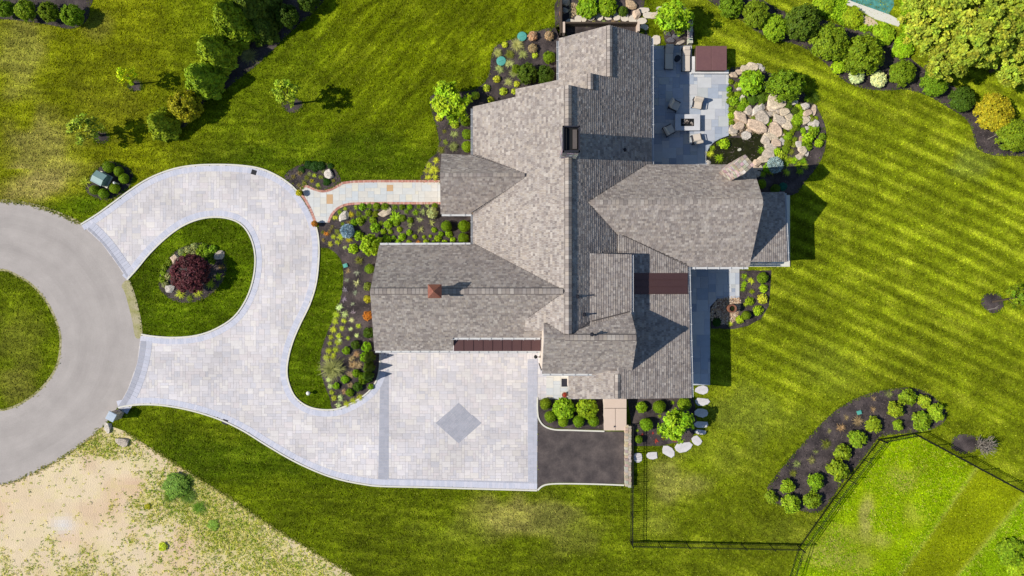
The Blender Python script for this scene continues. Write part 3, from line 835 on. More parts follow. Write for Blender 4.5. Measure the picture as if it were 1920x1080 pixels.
SH = [A(*c) for c in ((176, 164, 152), (160, 148, 138), (188, 176, 164), (146, 134, 126), (170, 160, 152), (198, 188, 176), (132, 120, 114), (180, 166, 150), (164, 154, 148), (154, 140, 130), (118, 108, 104))]
SHM = A(160, 149, 141)
SH = [tuple(m + (v * .95 - m) * .55 for v, m in zip(c, SHM)) for c in SH]
def roof_face(pl, pix, seed, exposure=0.19, tab=0.23, tone=1.0):
    """one roof slope: a deck slab with fascia, and rows of real shingles clipped to its outline"""
    pts = [pl.at(x, y) for x, y in pix]
    if area2([(p.x, p.y) for p in pts]) < 0: pts.reverse()
    mb = MB(); mb.prism(pts, 0.2)
    deck = hpart(mb, 'roof_slope', MAT['trim'])
    sl = math.hypot(1, pl.k)
    up = (pl.up + Vector((0, 0, abs(pl.k)))).normalized()
    n = Vector((-pl.k, 0, 1)).normalized() if isinstance(pl, PX) else Vector((0, -pl.k, 1)).normalized()
    al = up.cross(n).normalized()
    o = pts[0]
    uv = [((p - o).dot(al), (p - o).dot(up)) for p in pts]
    uv = ccw(uv)
    v0 = min(p[1] for p in uv); v1 = max(p[1] for p in uv); u0 = min(p[0] for p in uv); u1 = max(p[0] for p in uv)
    rnd = random.Random(seed); mb = MB()
    v = v0; row = 0
    while v < v1:
        strip = clip_rect(uv, u0 - 1, u1 + 1, v, v + exposure)
        if len(strip) >= 3:
            u = u0 - rnd.uniform(0, tab)
            ra = rnd.uniform(-.06, .06)
            while u < u1:
                w = tab * rnd.choice((0.6, 0.8, 1.0, 1.0, 1.25))
                q = clean(clip_rect(strip, u + 0.006, u + w - 0.006, v - 1, v + 10))
                if len(q) >= 3 and poly_area(q) > 0.002:
                    lift = rnd.uniform(0.024, 0.04)
                    top = [o + al * a + up * b + n * (0.006 + lift * (1 - (b - v) / exposure)) for a, b in q]
                    bot = [o + al * a + up * b - n * 0.01 for a, b in q]
                    if (top[1] - top[0]).cross(top[2] - top[0]).dot(n) < 0: top.reverse(); bot.reverse()
                    c = rnd.choice(SH); k = tone * rnd.uniform(.9, 1.1) * (1 + ra)
                    mb.prism(top, bot, col=tuple(x * k for x in c), cap=False)
                u += w
        v += exposure; row += 1
    o2 = hpart(mb, 'shingles', MAT['shingle'], deck, cols=True); o2['kind'] = 'stuff'
    return deck

roof_face(main_e, [(1143, 47), (1220, 68), (1222, 315), (1102, 381), (1170, 446), (1170, 480), (1110, 480), (1110, 613), (1067, 627), (1065.5, 159), (1107, 168.5), (1107, 137), (1143, 145)], 1)
roof_face(a_w, [(1143, 47), (1143, 146), (1107, 141), (1048, 154), (1048, 72)], 2)
roof_face(b_w, [(1107, 137), (1107, 170), (1065, 164), (967, 187), (967, 167)], 3)
roof_face(main_w, [(1065.5, 159), (1067, 627), (1022, 620), (985, 620), (985, 590), (887, 470), (887, 200)], 4)
roof_face(d_n, [(825, 328), (992, 328), (884, 291), (828, 289)], 5)
roof_face(d_s, [(825, 328), (992, 328), (884, 398), (884, 401), (826, 401)], 6)
roof_face(e_n, [(694, 546), (1064, 546), (890, 459), (711, 460)], 7)
roof_face(e_s, [(694, 546), (1060, 546), (1056, 566), (988, 614), (1017, 620), (1017, 633), (849, 633), (849, 657), (702, 657)], 8)
roof_face(f_n, [(1096, 379), (1432, 378), (1410, 309), (1205, 309)], 9)
roof_face(f_s, [(1098, 379), (1432, 378), (1405, 500), (1284, 500), (1155, 447)], 10)
roof_face(j_e, [(1106, 475), (1184, 477), (1184, 592), (1106, 618)], 11)
roof_face(g_n, [(1020, 633), (1195, 633), (1183, 586), (1067, 624), (1019, 606)], 12)
roof_face(g_s, [(1020, 633), (1195, 633), (1184, 701), (1016, 700)], 13)
roof_face(k_e, [(1160, 438), (1290, 500), (1296.5, 746), (1158, 748), (1158, 640)], 14)
roof_face(l_w, [(1158, 695), (1158, 748), (1066, 748), (1066, 695)], 15)
roof_face(h_e, [(1402, 361), (1471, 360), (1476, 491), (1402, 491)], 16)

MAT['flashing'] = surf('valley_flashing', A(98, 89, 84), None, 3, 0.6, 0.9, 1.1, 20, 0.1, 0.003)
def ridge_caps(a, b, seed, w=0.2, vent=True):
    a, b = Vector(a), Vector(b); d = (b - a); L = d.length; d.normalize(); s = Vector((-d.y, d.x, 0)).normalized()
    mb = MB(); rnd = random.Random(seed); n = int(L / 0.3)
    for i in range(n):
        p0 = a + d * (L * i / n); p1 = a + d * (L * (i + 1) / n - 0.015)
        c = rnd.choice(SH); h0, h1 = 0.12, 0.14
        for sg in (-1, 1):
            q = [p0 + Vector((0, 0, h0)), p1 + Vector((0, 0, h1)), p1 + s * w * sg + Vector((0, 0, h1 - w * .62)), p0 + s * w * sg + Vector((0, 0, h0 - w * .62))]
            if sg < 0: q.reverse()
            mb.prism(q[::-1], 0.05, col=c)
    o = hpart(mb, 'ridge_caps', MAT['shingle'], cols=True); o['kind'] = 'stuff'
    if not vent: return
    vb = MB()  # dark strip jutting from under the caps paints the vent gap's shadow line
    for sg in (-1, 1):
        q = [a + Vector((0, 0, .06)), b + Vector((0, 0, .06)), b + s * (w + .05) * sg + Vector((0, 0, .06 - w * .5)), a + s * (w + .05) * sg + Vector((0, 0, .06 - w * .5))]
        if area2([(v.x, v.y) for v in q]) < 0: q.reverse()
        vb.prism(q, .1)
    hpart(vb, 'ridge_vent_shadow', MAT['flashing'])
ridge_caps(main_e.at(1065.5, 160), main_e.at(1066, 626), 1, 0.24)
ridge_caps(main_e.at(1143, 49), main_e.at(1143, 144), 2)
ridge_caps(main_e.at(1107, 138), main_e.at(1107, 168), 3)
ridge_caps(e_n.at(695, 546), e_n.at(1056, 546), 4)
ridge_caps(f_n.at(1108, 379), f_n.at(1430, 378), 5, 0.18, False)
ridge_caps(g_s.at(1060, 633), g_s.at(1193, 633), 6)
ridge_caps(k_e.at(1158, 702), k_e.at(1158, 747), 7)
ridge_caps(d_n.at(827, 328), d_n.at(984, 328), 8, 0.14, False)

def valley(a, b, px0, px1, row):
    """dark metal flashing along the line where a slope a (falling in x) meets a slope b (falling in y)"""
    pts = []
    for q in (px0, px1):
        x = a.at(q, row).x
        for _ in range(12):                       # the column seen at that point on the shared line
            z = a.z(x, 0); x = (q - 960) * (H - z) / F
        z = a.z(x, 0); pts.append(Vector((x, b.y0 + (z - b.z0) / b.k, z + .045)))
    d = (pts[1] - pts[0]).normalized(); s = Vector((-d.y, d.x, 0)).normalized() * .05
    q = [pts[0] + s, pts[1] + s, pts[1] - s, pts[0] - s]
    if area2([(v.x, v.y) for v in q]) < 0: q.reverse()
    mb = MB(); mb.prism(q, .06); hpart(mb, 'valley_flashing', MAT['flashing'])
valley(main_w, e_n, 888, 1055, 500); valley(main_w, e_s, 990, 1052, 590); valley(main_w, d_n, 890, 984, 310); valley(main_w, d_s, 890, 984, 360)
valley(main_e, f_n, 1108, 1214, 340); valley(main_e, f_s, 1108, 1166, 410); valley(k_e, f_s, 1168, 1287, 470); valley(main_w, g_n, 1024, 1060, 615); valley(j_e, g_n, 1110, 1180, 600); valley(main_e, g_n, 1071, 1108, 620)

def gutter(a, b, side, hangers=0, drop=0.05):
    """open metal trough hung along an eave from point a to point b; side = outward direction"""
    a, b, s = Vector(a), Vector(b), Vector(side).normalized()
    up = Vector((0, 0, 1)); a = a - up * drop; b = b - up * drop
    mb = MB(); w, t, h = 0.14, 0.014, 0.11
    c = (a + b) / 2; L = (b - a).length; d = (b - a).normalized()
    R = Matrix((d, s, d.cross(s))).transposed()
    sg = 1 if d.cross(s).z > 0 else -1
    mb.box(c + s * (w / 2 + .02) - up * h, (L, w, t), mat=R)
    mb.box(c + s * 0.02 - up * h / 2, (L, t, h), mat=R)
    mb.box(c + s * (w + 0.02) - up * h / 2, (L, t * 1.8, h), mat=R)
    for i in range(hangers):
        mb.box(a.lerp(b, (i + .5) / hangers) + s * (w / 2 + .02) + up * 0.012, (0.035, w + .1, 0.02), mat=R)
    return hpart(mb, 'gutter', MAT['trim'])
gutter(main_w.at(887, 203), main_w.at(887, 292), (-1, 0, 0), 4)
gutter(main_w.at(887, 402), main_w.at(887, 458), (-1, 0, 0), 2)
gutter(a_w.at(1048, 76), a_w.at(1048, 150), (-1, 0, 0), 3)
gutter(main_e.at(1221.5, 70), main_e.at(1222, 308), (1, 0, 0), 8)
gutter(j_e.at(1184, 478), j_e.at(1184, 590), (1, 0, 0), 0)
gutter(k_e.at(1290.5, 501), k_e.at(1296.5, 745), (1, 0, 0), 8)
gutter(e_n.at(712, 459.5), e_n.at(882, 459), (0, 1, 0), 7)
gutter(e_s.at(703, 657.5), e_s.at(848, 657.5), (0, -1, 0), 8)
gutter(e_s.at(845, 633), e_s.at(1013, 633), (0, -1, 0), 8)
gutter(f_s.at(1291, 500.5), f_s.at(1404, 500.5), (0, -1, 0), 5)
gutter(g_s.at(1017, 700.5), g_s.at(1160, 701), (0, -1, 0), 6)
gutter(d_s.at(828, 401), d_s.at(884, 401), (0, -1, 0), 2)
gutter(met.at(850, 658.5), met.at(1013, 658.5), (0, -1, 0), 9, 0.02)
gutter(h_e.at(1471, 362), h_e.at(1476, 490), (1, 0, 0), 4)

# standing seam bronze roofs: each pan its own panel
def seam_roof(pl, x0, x1, y0, y1, n, along='x'):
    for i in range(n):
        t0, t1 = i / n, (i + 1) / n
        if along == 'x': q = [(x0 + (x1 - x0) * t0, y0), (x0 + (x1 - x0) * t1, y0), (x0 + (x1 - x0) * t1, y1), (x0 + (x1 - x0) * t0, y1)]
        else: q = [(x0, y0 + (y1 - y0) * t0), (x1, y0 + (y1 - y0) * t0), (x1, y0 + (y1 - y0) * t1), (x0, y0 + (y1 - y0) * t1)]
        pts = [pl.at(*p) + Vector((0, 0, 0.07)) for p in q]
        if area2([(p.x, p.y) for p in pts]) < 0: pts.reverse()
        mb = MB(); mb.prism(pts, 0.06)
        a, b = (pts_ for pts_ in (pl.at(*q[1]), pl.at(*q[2]))) if along == 'x' else (pl.at(*q[2]), pl.at(*q[3]))
        d = (b - a).normalized(); s = Vector((-d.y, d.x, 0)).normalized()
        for zz in (0,):
            p = [a + s * .02 + Vector((0, 0, .11)), b + s * .02 + Vector((0, 0, .11)), b - s * .02 + Vector((0, 0, .11)), a - s * .02 + Vector((0, 0, .11))]
            if area2([(v.x, v.y) for v in p]) < 0: p.reverse()
            mb.prism(p, 0.07)
        hpart(mb, 'metal_roof_panel', MAT['metalroof'])
seam_roof(met, 851, 1013, 634.5, 658, 9)
seam_roof(k_e, 1187, 1289, 512, 551, 3, 'y')

# walls: solid masses under each roof
def mass_y(x0, x1, y0, y1, pw, pe, xr):
    mb = MB(); e = 0.32
    zr = min(pw.z(xr, 0), pe.z(xr, 0)) - e
    sec = [(x0, 0), (x1, 0), (x1, pe.z(x1, 0) - e), (xr, zr), (x0, pw.z(x0, 0) - e)]
    mb.prism([Vector((x, y1, z)) for x, z in sec], [Vector((x, y0, z)) for x, z in sec])
    return hpart(mb, 'wall', MAT['wall'])
def mass_x(y0, y1, x0, x1, pn, ps, yr):
    mb = MB(); e = 0.32
    zr = min(pn.z(0, yr), ps.z(0, yr)) - e
    sec = [(y0, 0), (y1, 0), (y1, pn.z(0, y1) - e), (yr, zr), (y0, ps.z(0, y0) - e)]
    mb.prism([Vector((x0, y, z)) for y, z in sec], [Vector((x1, y, z)) for y, z in sec])
    return hpart(mb, 'wall', MAT['wall'])
IN = 0.35
xC = main_w.at(887, 300).x + IN; xE = xe - IN
mass_y(xC, xE, e_s.at(900, 600).y, main_w.at(1000, 180).y - .4, main_w, main_e, rC.x)
mass_y(b_w.at(967, 180).x + IN, xE, main_w.at(1000, 200).y, b_w.at(1107, 138).y - .3, b_w, main_e, rB.x)
mass_y(a_w.at(1048, 100).x + IN, xE, b_w.at(1107, 150).y, a_w.at(1143, 48).y - .3, a_w, main_e, rA.x)
mass_x(d_s.at(850, 400).y + .12, d_n.at(850, 291).y - IN, d_n.at(828, 300).x + .25, xC + .5, d_n, d_s, rD.y)
mass_x(met.at(900, 634).y + .5, e_n.at(800, 460).y - IN, e_n.at(694, 546).x + .45, xC + .6, e_n, e_s, rE.y)
mass_x(f_s.at(1350, 500).y + IN, f_n.at(1350, 310).y - IN, xE - .3, f_n.at(1432, 378).x - .5, f_n, f_s, rF.y)
mass_x(g_s.at(1100, 700).y + .25, g_n.at(1100, 610).y, g_s.at(1018, 633).x + .06, g_s.at(1195, 633).x - .3, g_n, g_s, rG.y)
mass_y(l_w.at(1066, 720).x + .2, xk - IN, k_e.at(1200, 746).y + .3, k_e.at(1200, 470).y, l_w, k_e, rL.x)
# dormer cheek below the raised slope
mb = MB(); jx = j_e.at(1184, 520).x - .2; y0, y1 = j_e.at(1184, 592).y + .1, j_e.at(1184, 478).y - .1
mb.box((jx - 1.4, (y0 + y1) / 2, 5.4), (2.8, y1 - y0, 1.1)); hpart(mb, 'dormer_wall', MAT['wall'])
# garage front bay wall west of the metal roof
mb = MB(); mb.box(((e_s.at(705, 657).x + .3 + e_s.at(849, 657).x) / 2, e_s.at(780, 657).y + .9, 1.75), (e_s.at(849, 657).x - e_s.at(705, 657).x - .5, 1.3, 3.5)); hpart(mb, 'wall', MAT['wall'])
# window in the south wall of the porch wing
wy = d_s.at(850, 400).y + .12
mb = MB(); mb.box((P(857, 403, 2).x, wy - .03, 1.7), (1.0, 0.08, 1.7)); win = hpart(mb, 'window', MAT['trim'])
mb = MB(); mb.box((P(857, 403, 2).x, wy - .085, 1.7), (0.84, 0.03, 1.5)); hpart(mb, 'pane', MAT['glass'], win)
def south_window(px, py, z, w, h, y):
    x = P(px, py, z).x
    mb = MB(); mb.box((x, y - .03, z), (w + .16, .08, h + .16)); wn_ = hpart(mb, 'window', MAT['trim'])
    mb = MB(); mb.box((x, y - .085, z), (w, .03, h)); hpart(mb, 'pane', MAT['glass'], wn_)
    mb = MB(); mb.box((x, y - .11, z), (.04, .02, h)); mb.box((x, y - .112, z), (w, .02, .04)); hpart(mb, 'muntin', MAT['trim'], wn_)
for q in (1200, 1250): south_window(q, 745, 1.7, 1.1, 1.5, k_e.at(1200, 746).y + .3)
for q in (1310, 1345, 1380): south_window(q, 500, 1.7, 1.0, 1.6, f_s.at(1350, 500).y + IN)
gy = met.at(900, 634).y + .5
for q in (878, 932, 986):
    x = P(q, 640, 1.3).x
    mb = MB(); mb.box((x, gy - .03, 1.15), (2.3, .1, 2.3)); gd = hpart(mb, 'garage_door', MAT['bark'])
    for k in range(4):
        mb = MB(); mb.box((x, gy - .09, .32 + k * .55), (2.2, .04, .5)); hpart(mb, 'door_panel', MAT['tan'], gd)
# porch columns at the east porch and the porch floor
mb = MB(); mb.prism([Vector((p.x, p.y, .12)) for p in (P(1405, 500), P(1405, 366), P(1480, 366), P(1480, 500))][::-1], .12); hpart(mb, 'porch_floor', MAT['kerb'])
for q in ((1420, 489), (1447, 489), (1470, 489), (1466, 365), (1468, 428)):
    p = h_e.at(*q); p.y += .12
    mb = MB(); mb.box((p.x, p.y, (p.z - .25) / 2 + .05), (.26, .26, p.z - .2)); mb.box((p.x, p.y, .5), (.4, .4, .9)); hpart(mb, 'porch_column', MAT['trim'])
# wall lamp by the side entrance
wp = P(1013, 669, 2.6); mb = MB(); mb.box((wp.x - .03, wp.y, 2.6), (.06, .16, .3)); mb.box((wp.x - .2, wp.y, 2.72), (.3, .05, .05)); mb.lathe([(.02, .16), (.15, .1), (.15, .0), (.1, -.25), (.04, -.28)], (wp.x - .38, wp.y, 2.6), 10); hpart(mb, 'wall_lamp', MAT['black'])
# downspout on the side entrance wall
mb = MB(); dp = g_s.at(1016, 697); mb.box((dp.x - .02, dp.y + .1, 2.5), (.09, .09, 4.7)); hpart(mb, 'downspout', MAT['darkmetal'])

# chimneys of rough stone blocks
def chimney(cx, cy, zb, zt, wx, wy, rz, tone, block, cap_w):
    ch = MB(); R = Matrix.Rotation(rz, 3, 'Z')
    ch.box((cx, cy, (zb + zt) / 2), (wx - .08, wy - .08, zt - zb), rz, tone[0])
    rnd = random.Random(int(zt * 10)); c = Vector((cx, cy, 0))
    z = zb
    while z < zt - .05:
        hh = min(rnd.uniform(.16, .26), zt - z)
        for side in range(4):
            L = wx if side % 2 == 0 else wy; D = wy if side % 2 == 0 else wx
            u = -L / 2
            while u < L / 2 - .03:
                ww = min(rnd.uniform(.2, .5), L / 2 - u)
                ang = side * math.pi / 2
                loc = Matrix.Rotation(ang, 3, 'Z') @ Vector((u + ww / 2, -D / 2 + .02, 0))
                ch.box(c + R @ loc + Vector((0, 0, z + hh / 2)), (ww - .025, .1 + rnd.uniform(0, .05), hh - .025), rz + ang, tuple(v * rnd.uniform(.8, 1.15) for v in rnd.choice(tone)))
                u += ww
        z += hh
    return hpart(ch, 'chimney', MAT['chimstone'], cols=True)
GREY = [A(*c) for c in ((178, 170, 168), (150, 142, 144), (196, 188, 182), (132, 124, 128))]
PINK = [A(*c) for c in ((206, 186, 174), (186, 164, 154), (218, 202, 190), (168, 148, 140))]
ct = P(1071, 261, 10.3); cx, cy = ct.x, ct.y
ch1 = chimney(cx, cy, 6.6, 10.1, 1.16, 1.72, 0, GREY, 1, 1)
mb = MB()
for dx, dy, sx, sy in ((-.56, 0, .1, 1.84), (.56, 0, .1, 1.84), (0, -.87, 1.22, .1), (0, .87, 1.22, .1)): mb.box((cx + dx, cy + dy, 10.3), (sx, sy, .34))
o = hpart(mb, 'chimney_rim', MAT['darkmetal'])
mb = MB(); mb.box((cx, cy, 10.13), (1.0, 1.62, .06)); mb.box((cx - .4, cy, 10.25), (.16, 1.5, .2)); hpart(mb, 'chimney_liner', MAT['black'])
mb = MB(); mb.box((cx + .26, cy, 10.24), (.3, 1.36, .12)); hpart(mb, 'flue_plate', MAT['flashing'])
c2 = P(1396, 308, 8.4)
ch2 = chimney(c2.x, c2.y, 3.9, 8.3, .98, .98, math.radians(41), PINK, 1, 1)
mb = MB(); rnd = random.Random(5)
R2 = Matrix.Rotation(math.radians(41), 3, 'Z')
for i in range(4):
    for j in range(4):
        q = R2 @ Vector((-.39 + .26 * i, -.39 + .26 * j, 0)); mb.box((c2.x + q.x, c2.y + q.y, 8.34), (.24, .24, .08 + rnd.uniform(0, .04)), math.radians(41), tuple(v * rnd.uniform(.85, 1.15) for v in rnd.choice(PINK)))
hpart(mb, 'chimney_top', MAT['chimstone'], cols=True)
# copper cupola on the garage ridge
cp = P(815, 540, 9.1); cu = MB(); cu.box((cp.x, rE.y, 8.3), (.62, .62, 1.5)); cup = hpart(cu, 'cupola', MAT['trim'])
mb = MB(); b = .5
base = [Vector((cp.x + sx * b, rE.y + sy * b, 9.05)) for sx, sy in ((-1, -1), (1, -1), (1, 1), (-1, 1))]; tip = Vector((cp.x, rE.y, 9.75))
for i in range(4): mb.face([base[i], base[(i + 1) % 4], tip])
mb.face(base[::-1]); mb.tube((cp.x, rE.y, 9.7), (cp.x, rE.y, 10.0), .03, .01)
hpart(mb, 'cupola_roof', MAT['copper'], cup)
mb = MB()
for sx in (-.312, .312): mb.box((cp.x + sx, rE.y, 8.72), (.02, .4, .4))
hpart(mb, 'louvre', MAT['darkmetal'], cup)
# vent pipes
for pl, q in ((main_e, (1083, 556)), (main_e, (1095, 590)), (main_e, (1171, 281)), (g_s, (1110, 627))):
    p = pl.at(*q); mb = MB(); mb.tube(p - Vector((0, 0, .1)), p + Vector((0, 0, .45)), .06, .06, 10); mb.lathe([(.16, 0), (.1, .1)], p + Vector((0, 0, .02)), 10); hpart(mb, 'vent_pipe', MAT['darkmetal'])

# ------------------------------------------------------------------ stones
def boulder_mesh(seed, flat=0.7, angular=0.5):
    rnd = random.Random(seed)
    import bmesh
    bm = bmesh.new(); bmesh.ops.create_icosphere(bm, subdivisions=3, radius=1)
    planes = []
    for _ in range(13):
        d = Vector((rnd.gauss(0, 1), rnd.gauss(0, 1), rnd.gauss(0, .7))).normalized(); planes.append((d, rnd.uniform(.5, .82)))
    planes.append((Vector((rnd.uniform(-.15, .15), rnd.uniform(-.15, .15), 1)).normalized(), rnd.uniform(.55, .7)))
    off = rnd.uniform(0, 50)
    for v in bm.verts:
        p = v.co.copy()
        for d, h in planes:
            e = p.dot(d) - h
            if e > 0: p -= d * e * .985
        p *= 1 + .1 * mnoise.noise(p * 2.2 + Vector((off, 0, 0)))
        v.co = Vector((p.x * 1.35, p.y * 1.35, p.z * flat))
    me = bpy.data.meshes.new('boulder'); bm.to_mesh(me); bm.free()
    me.materials.append(MAT['stone'])
    return me
BOULD = [boulder_mesh(s) for s in range(7)]
def boulder(px, py, rx, ry, col, label, group=None, h=None, rz=None, name='boulder', cat='boulder'):
    if group: rx, ry = rx * 1.03, ry * 1.03
    rx, ry = M(rx), M(ry); h = h or min(rx, ry) * .9
    o = bpy.data.objects.new(name, random.choice(BOULD)); link(o)
    o.location = P(px, py, 0) + Vector((0, 0, h * .32)); o.scale = (rx, ry, h)
    o.rotation_euler = (0, 0, rz if rz is not None else random.uniform(-.5, .5) + random.choice((0, math.pi)))
    o.color = (*col, 1)
    return tag(o, label, cat, group)
def slab(px, py, rx, ry, col, label, group, rz=0.0, seed=0, z=0.07, name='stepping_stone', cat='stepping stone', n=9, mat='slab'):
    rnd = random.Random(seed * 7 + int(px))
    mb = MB(); pts = []
    for i in range(n):
        a = 2 * math.pi * i / n; q = 1 / max(abs(math.cos(a)) ** 1.0, abs(math.sin(a)) ** 1.0); r = rnd.uniform(.8, 1.02) * min(1.18, .62 + .38 * q)
        pts.append(Vector((M(rx) * r * math.cos(a), M(ry) * r * math.sin(a), z)))
    inn = [Vector((p.x * .94, p.y * .94, z + .012)) for p in pts]
    mb.prism(inn, pts, cap=False); mb.prism(pts, z)
    o = mb.build(name, MAT[mat], None, P(px, py, 0), rz); o.color = (*col, 1)
    return tag(o, label, cat, group)

BEI = A(230, 210, 180); PNK = A(226, 198, 170); GRY = A(208, 192, 172); WHT = A(226, 214, 198); TAN = A(204, 174, 138); RUS = A(196, 140, 96); DRK = A(110, 106, 110)
g = 'boulders and rocks round the pond'
for i, (x, y, rx, ry, c) in enumerate(((1410, 127, 15, 9, BEI), (1395, 130, 8, 6, BEI), (1385, 136, 9, 5, PNK), (1375, 141, 7, 6, PNK), (1390, 164, 8, 5, WHT), (1389, 186, 6, 9, WHT), (1412, 179, 11, 5, GRY), (1420, 207, 14, 8, WHT),
    (1452, 193, 19, 14, BEI), (1447, 202, 9, 8, GRY), (1461, 181, 13, 5, PNK), (1486, 191, 10, 6, WHT), (1459, 206, 9, 7, GRY), (1469, 212, 9, 8, BEI), (1477, 220, 9, 8, BEI), (1460, 225, 12, 10, GRY), (1473, 233, 11, 9, BEI), (1454, 242, 13, 13, PNK),
    (1389, 221, 13, 10, PNK), (1402, 208, 8, 8, GRY), (1384, 235, 10, 8, PNK), (1373, 244, 9, 8, GRY), (1429, 220, 15, 12, GRY), (1416, 238, 17, 13, PNK), (1508, 199, 7, 7, WHT), (1513, 212, 8, 7, PNK), (1526, 206, 6, 9, PNK), (1509, 227, 7, 8, BEI),
    (1518, 229, 6, 9, WHT), (1529, 232, 6, 9, WHT), (1513, 240, 4, 4, WHT), (1443, 154, 6, 4, GRY), (1436, 166, 7, 5, GRY), (1399, 253, 11, 7, WHT), (1446, 257, 12, 10, BEI), (1435, 264, 9, 9, GRY), (1453, 270, 9, 8, PNK), (1464, 266, 7, 6, WHT),
    (1443, 277, 10, 9, GRY), (1438, 290, 11, 9, GRY), (1431, 299, 9, 8, BEI), (1420, 304, 9, 7, PNK), (1414, 317, 9, 6, PNK), (1425, 316, 4, 5, BEI), (1418, 326, 8, 8, GRY), (1503, 281, 8, 8, BEI), (1510, 286, 5, 6, WHT), (1499, 293, 8, 6, BEI),
    (1497, 270, 6, 7, WHT), (1502, 260, 4, 7, TAN), (1328, 304, 5, 4, WHT), (1424, 124, 6, 5, WHT), (1430, 130, 4, 4, WHT), (1376, 252, 5, 4, BEI), (1404, 245, 7, 5, PNK), (1440, 215, 8, 6, GRY), (1450, 214, 7, 6, BEI), (1444, 245, 7, 6, GRY), (1464, 252, 7, 6, PNK), (1380, 226, 6, 5, TAN))):
    nm = {BEI: 'beige', PNK: 'pinkish', GRY: 'grey', WHT: 'white', TAN: 'tan'}[c]
    size = 'large' if rx * ry > 120 else 'small' if rx * ry < 45 else 'middle sized'
    boulder(x, y, rx, ry, c, '%s %s boulder in the rockery by the pond' % (size, nm), g, h=M(min(rx, ry)) * random.uniform(.7, 1.1))
boulder(645, 407, 10, 9, WHT, 'white boulder beside the blue spruce in the front bed')
boulder(723, 398, 13, 7, BEI, 'long cream boulder in the front bed below the brick edging')
boulder(617, 328, 10, 9, WHT, 'white boulder in the small bed beside the front walk')
boulder(329, 484, 10, 8, PNK, 'pale pink boulder at the red maple, upper left of its bed', rz=.7)
boulder(320, 541, 8, 8, WHT, 'white boulder beside yellow tufts under the red maple')
boulder(411, 480, 10, 9, GRY, 'light grey boulder at the far end of the island bed from the road')
boulder(204, 801, 7, 9, WHT, 'white boulder next to the stone mailbox pillar')
boulder(232, 827, 12, 8, GRY, 'grey boulder on weedy ground by the lawn corner')
for x, y, rx, ry, c, l in ((1059, 6, 8, 7, PNK, 'pinkish boulder at the top of the terrace wall'), (1060, 21, 7, 6, GRY, 'grey boulder on the terrace wall below the pinkish one'), (1054, 22, 4, 9, RUS, 'rust coloured upright stone at the terrace edge'),
    (1182, 9, 10, 9, TAN, 'tan boulder at the end of the terrace shrubs'), (1194, 26, 9, 9, PNK, 'pink tan boulder where the terrace path turns'), (1238, 19, 9, 6, WHT, 'white boulder beside the lime green tree by the path'), (1228, 30, 12, 6, BEI, 'long beige boulder curving along the terrace path'),
    (1258, 76, 9, 5, DRK, 'dark grey rock at the head of the loungers'), (1268, 68, 8, 5, DRK, 'dark grey rock under the lime green tree'), (1252, 64, 6, 5, DRK, 'small dark rock next to the patio entrance'), (1276, 80, 8, 4, GRY, 'grey rock behind the sunlit lounger')):
    boulder(x, y, rx, ry, c, l)
for i, (x, y, rx, ry) in enumerate(((1316, 731, 14, 9), (1316, 753, 15, 8), (1315, 774, 14, 9), (1314, 796, 14, 7), (1313, 810, 12, 5), (1306, 826, 11, 9), (1281, 838, 18, 10), (1253, 846, 14, 10), (1222, 854, 12, 8), (1196, 858, 9, 10))):
    slab(x, y, rx, ry, A(214, 208, 206), 'pale stepping stone, %s of the row counted from the side terrace' % ORD[i], 'stepping stones round the corner', [0, 0, 0, 0, -.1, -.7, .25, -.6, .1, .1][i], i)
for i, (x, y, rx, ry) in enumerate(((1070, 42, 10, 7), (1084, 37, 7, 9), (1095, 34, 6, 9), (1108, 31, 8, 10), (1124, 30, 8, 10), (1140, 30, 8, 10), (1156, 31, 8, 10), (1171, 33, 8, 9), (1186, 36, 9, 8), (1206, 20, 12, 6), (1215, 29, 12, 7), (1203, 40, 10, 7), (1207, 52, 9, 6), (1230, 75, 9, 10))):
    slab(x, y, rx, ry, A(222, 208, 188), 'cream flagstone, %s of the path counted from the timber wall corner' % ORD[i], 'flagstones of the terrace path', 0, i, 0.1, 'flagstone', 'flagstone')

# rubble stone wall beside the asphalt pad
sw = tag(empty('stone_wall', P(1176, 850)), 'low pale rubble stone wall beside the dark asphalt pad', 'wall'); O = Vector(sw.location); rnd = random.Random(2)
for k in range(22):
    for c in range(2):
        p = P(1173.2 + c * 5.6 + rnd.uniform(-.4, .4), 797 + k * 5.2 + c * 2, 0) - O
        mb = MB(); mb.box((0, 0, .28), (M(5.4), M(rnd.uniform(4.4, 5.2)), .5 + rnd.uniform(0, .12)), rnd.uniform(-.08, .08))
        o = mb.build('stone', MAT['stone'], sw, p); o.color = (*[v * rnd.uniform(.85, 1.05) for v in rnd.choice((BEI, GRY, WHT))], 1)
mb = MB(); mb.box((0, 0, .2), (M(10.5), M(112), .4)); o = mb.build('core', MAT['stone'], sw, P(1176, 852) - O); o.color = (*GRY, 1)
sw = tag(empty('stone_wall', P(1292, 65)), 'short white stone wall beside the lime green tree and the loungers', 'wall'); O = Vector(sw.location)
for k in range(8):
    mb = MB(); mb.box((0, 0, .25), (M(8.5) * rnd.uniform(.85, 1.05), M(4.9), .45 + rnd.uniform(0, .14)), rnd.uniform(-.1, .1))
    o = mb.build('stone', MAT['stone'], sw, P(1292, 46 + k * 5.2) - O); o.color = (*[v * rnd.uniform(.85, 1.05) for v in rnd.choice((BEI, WHT))], 1)
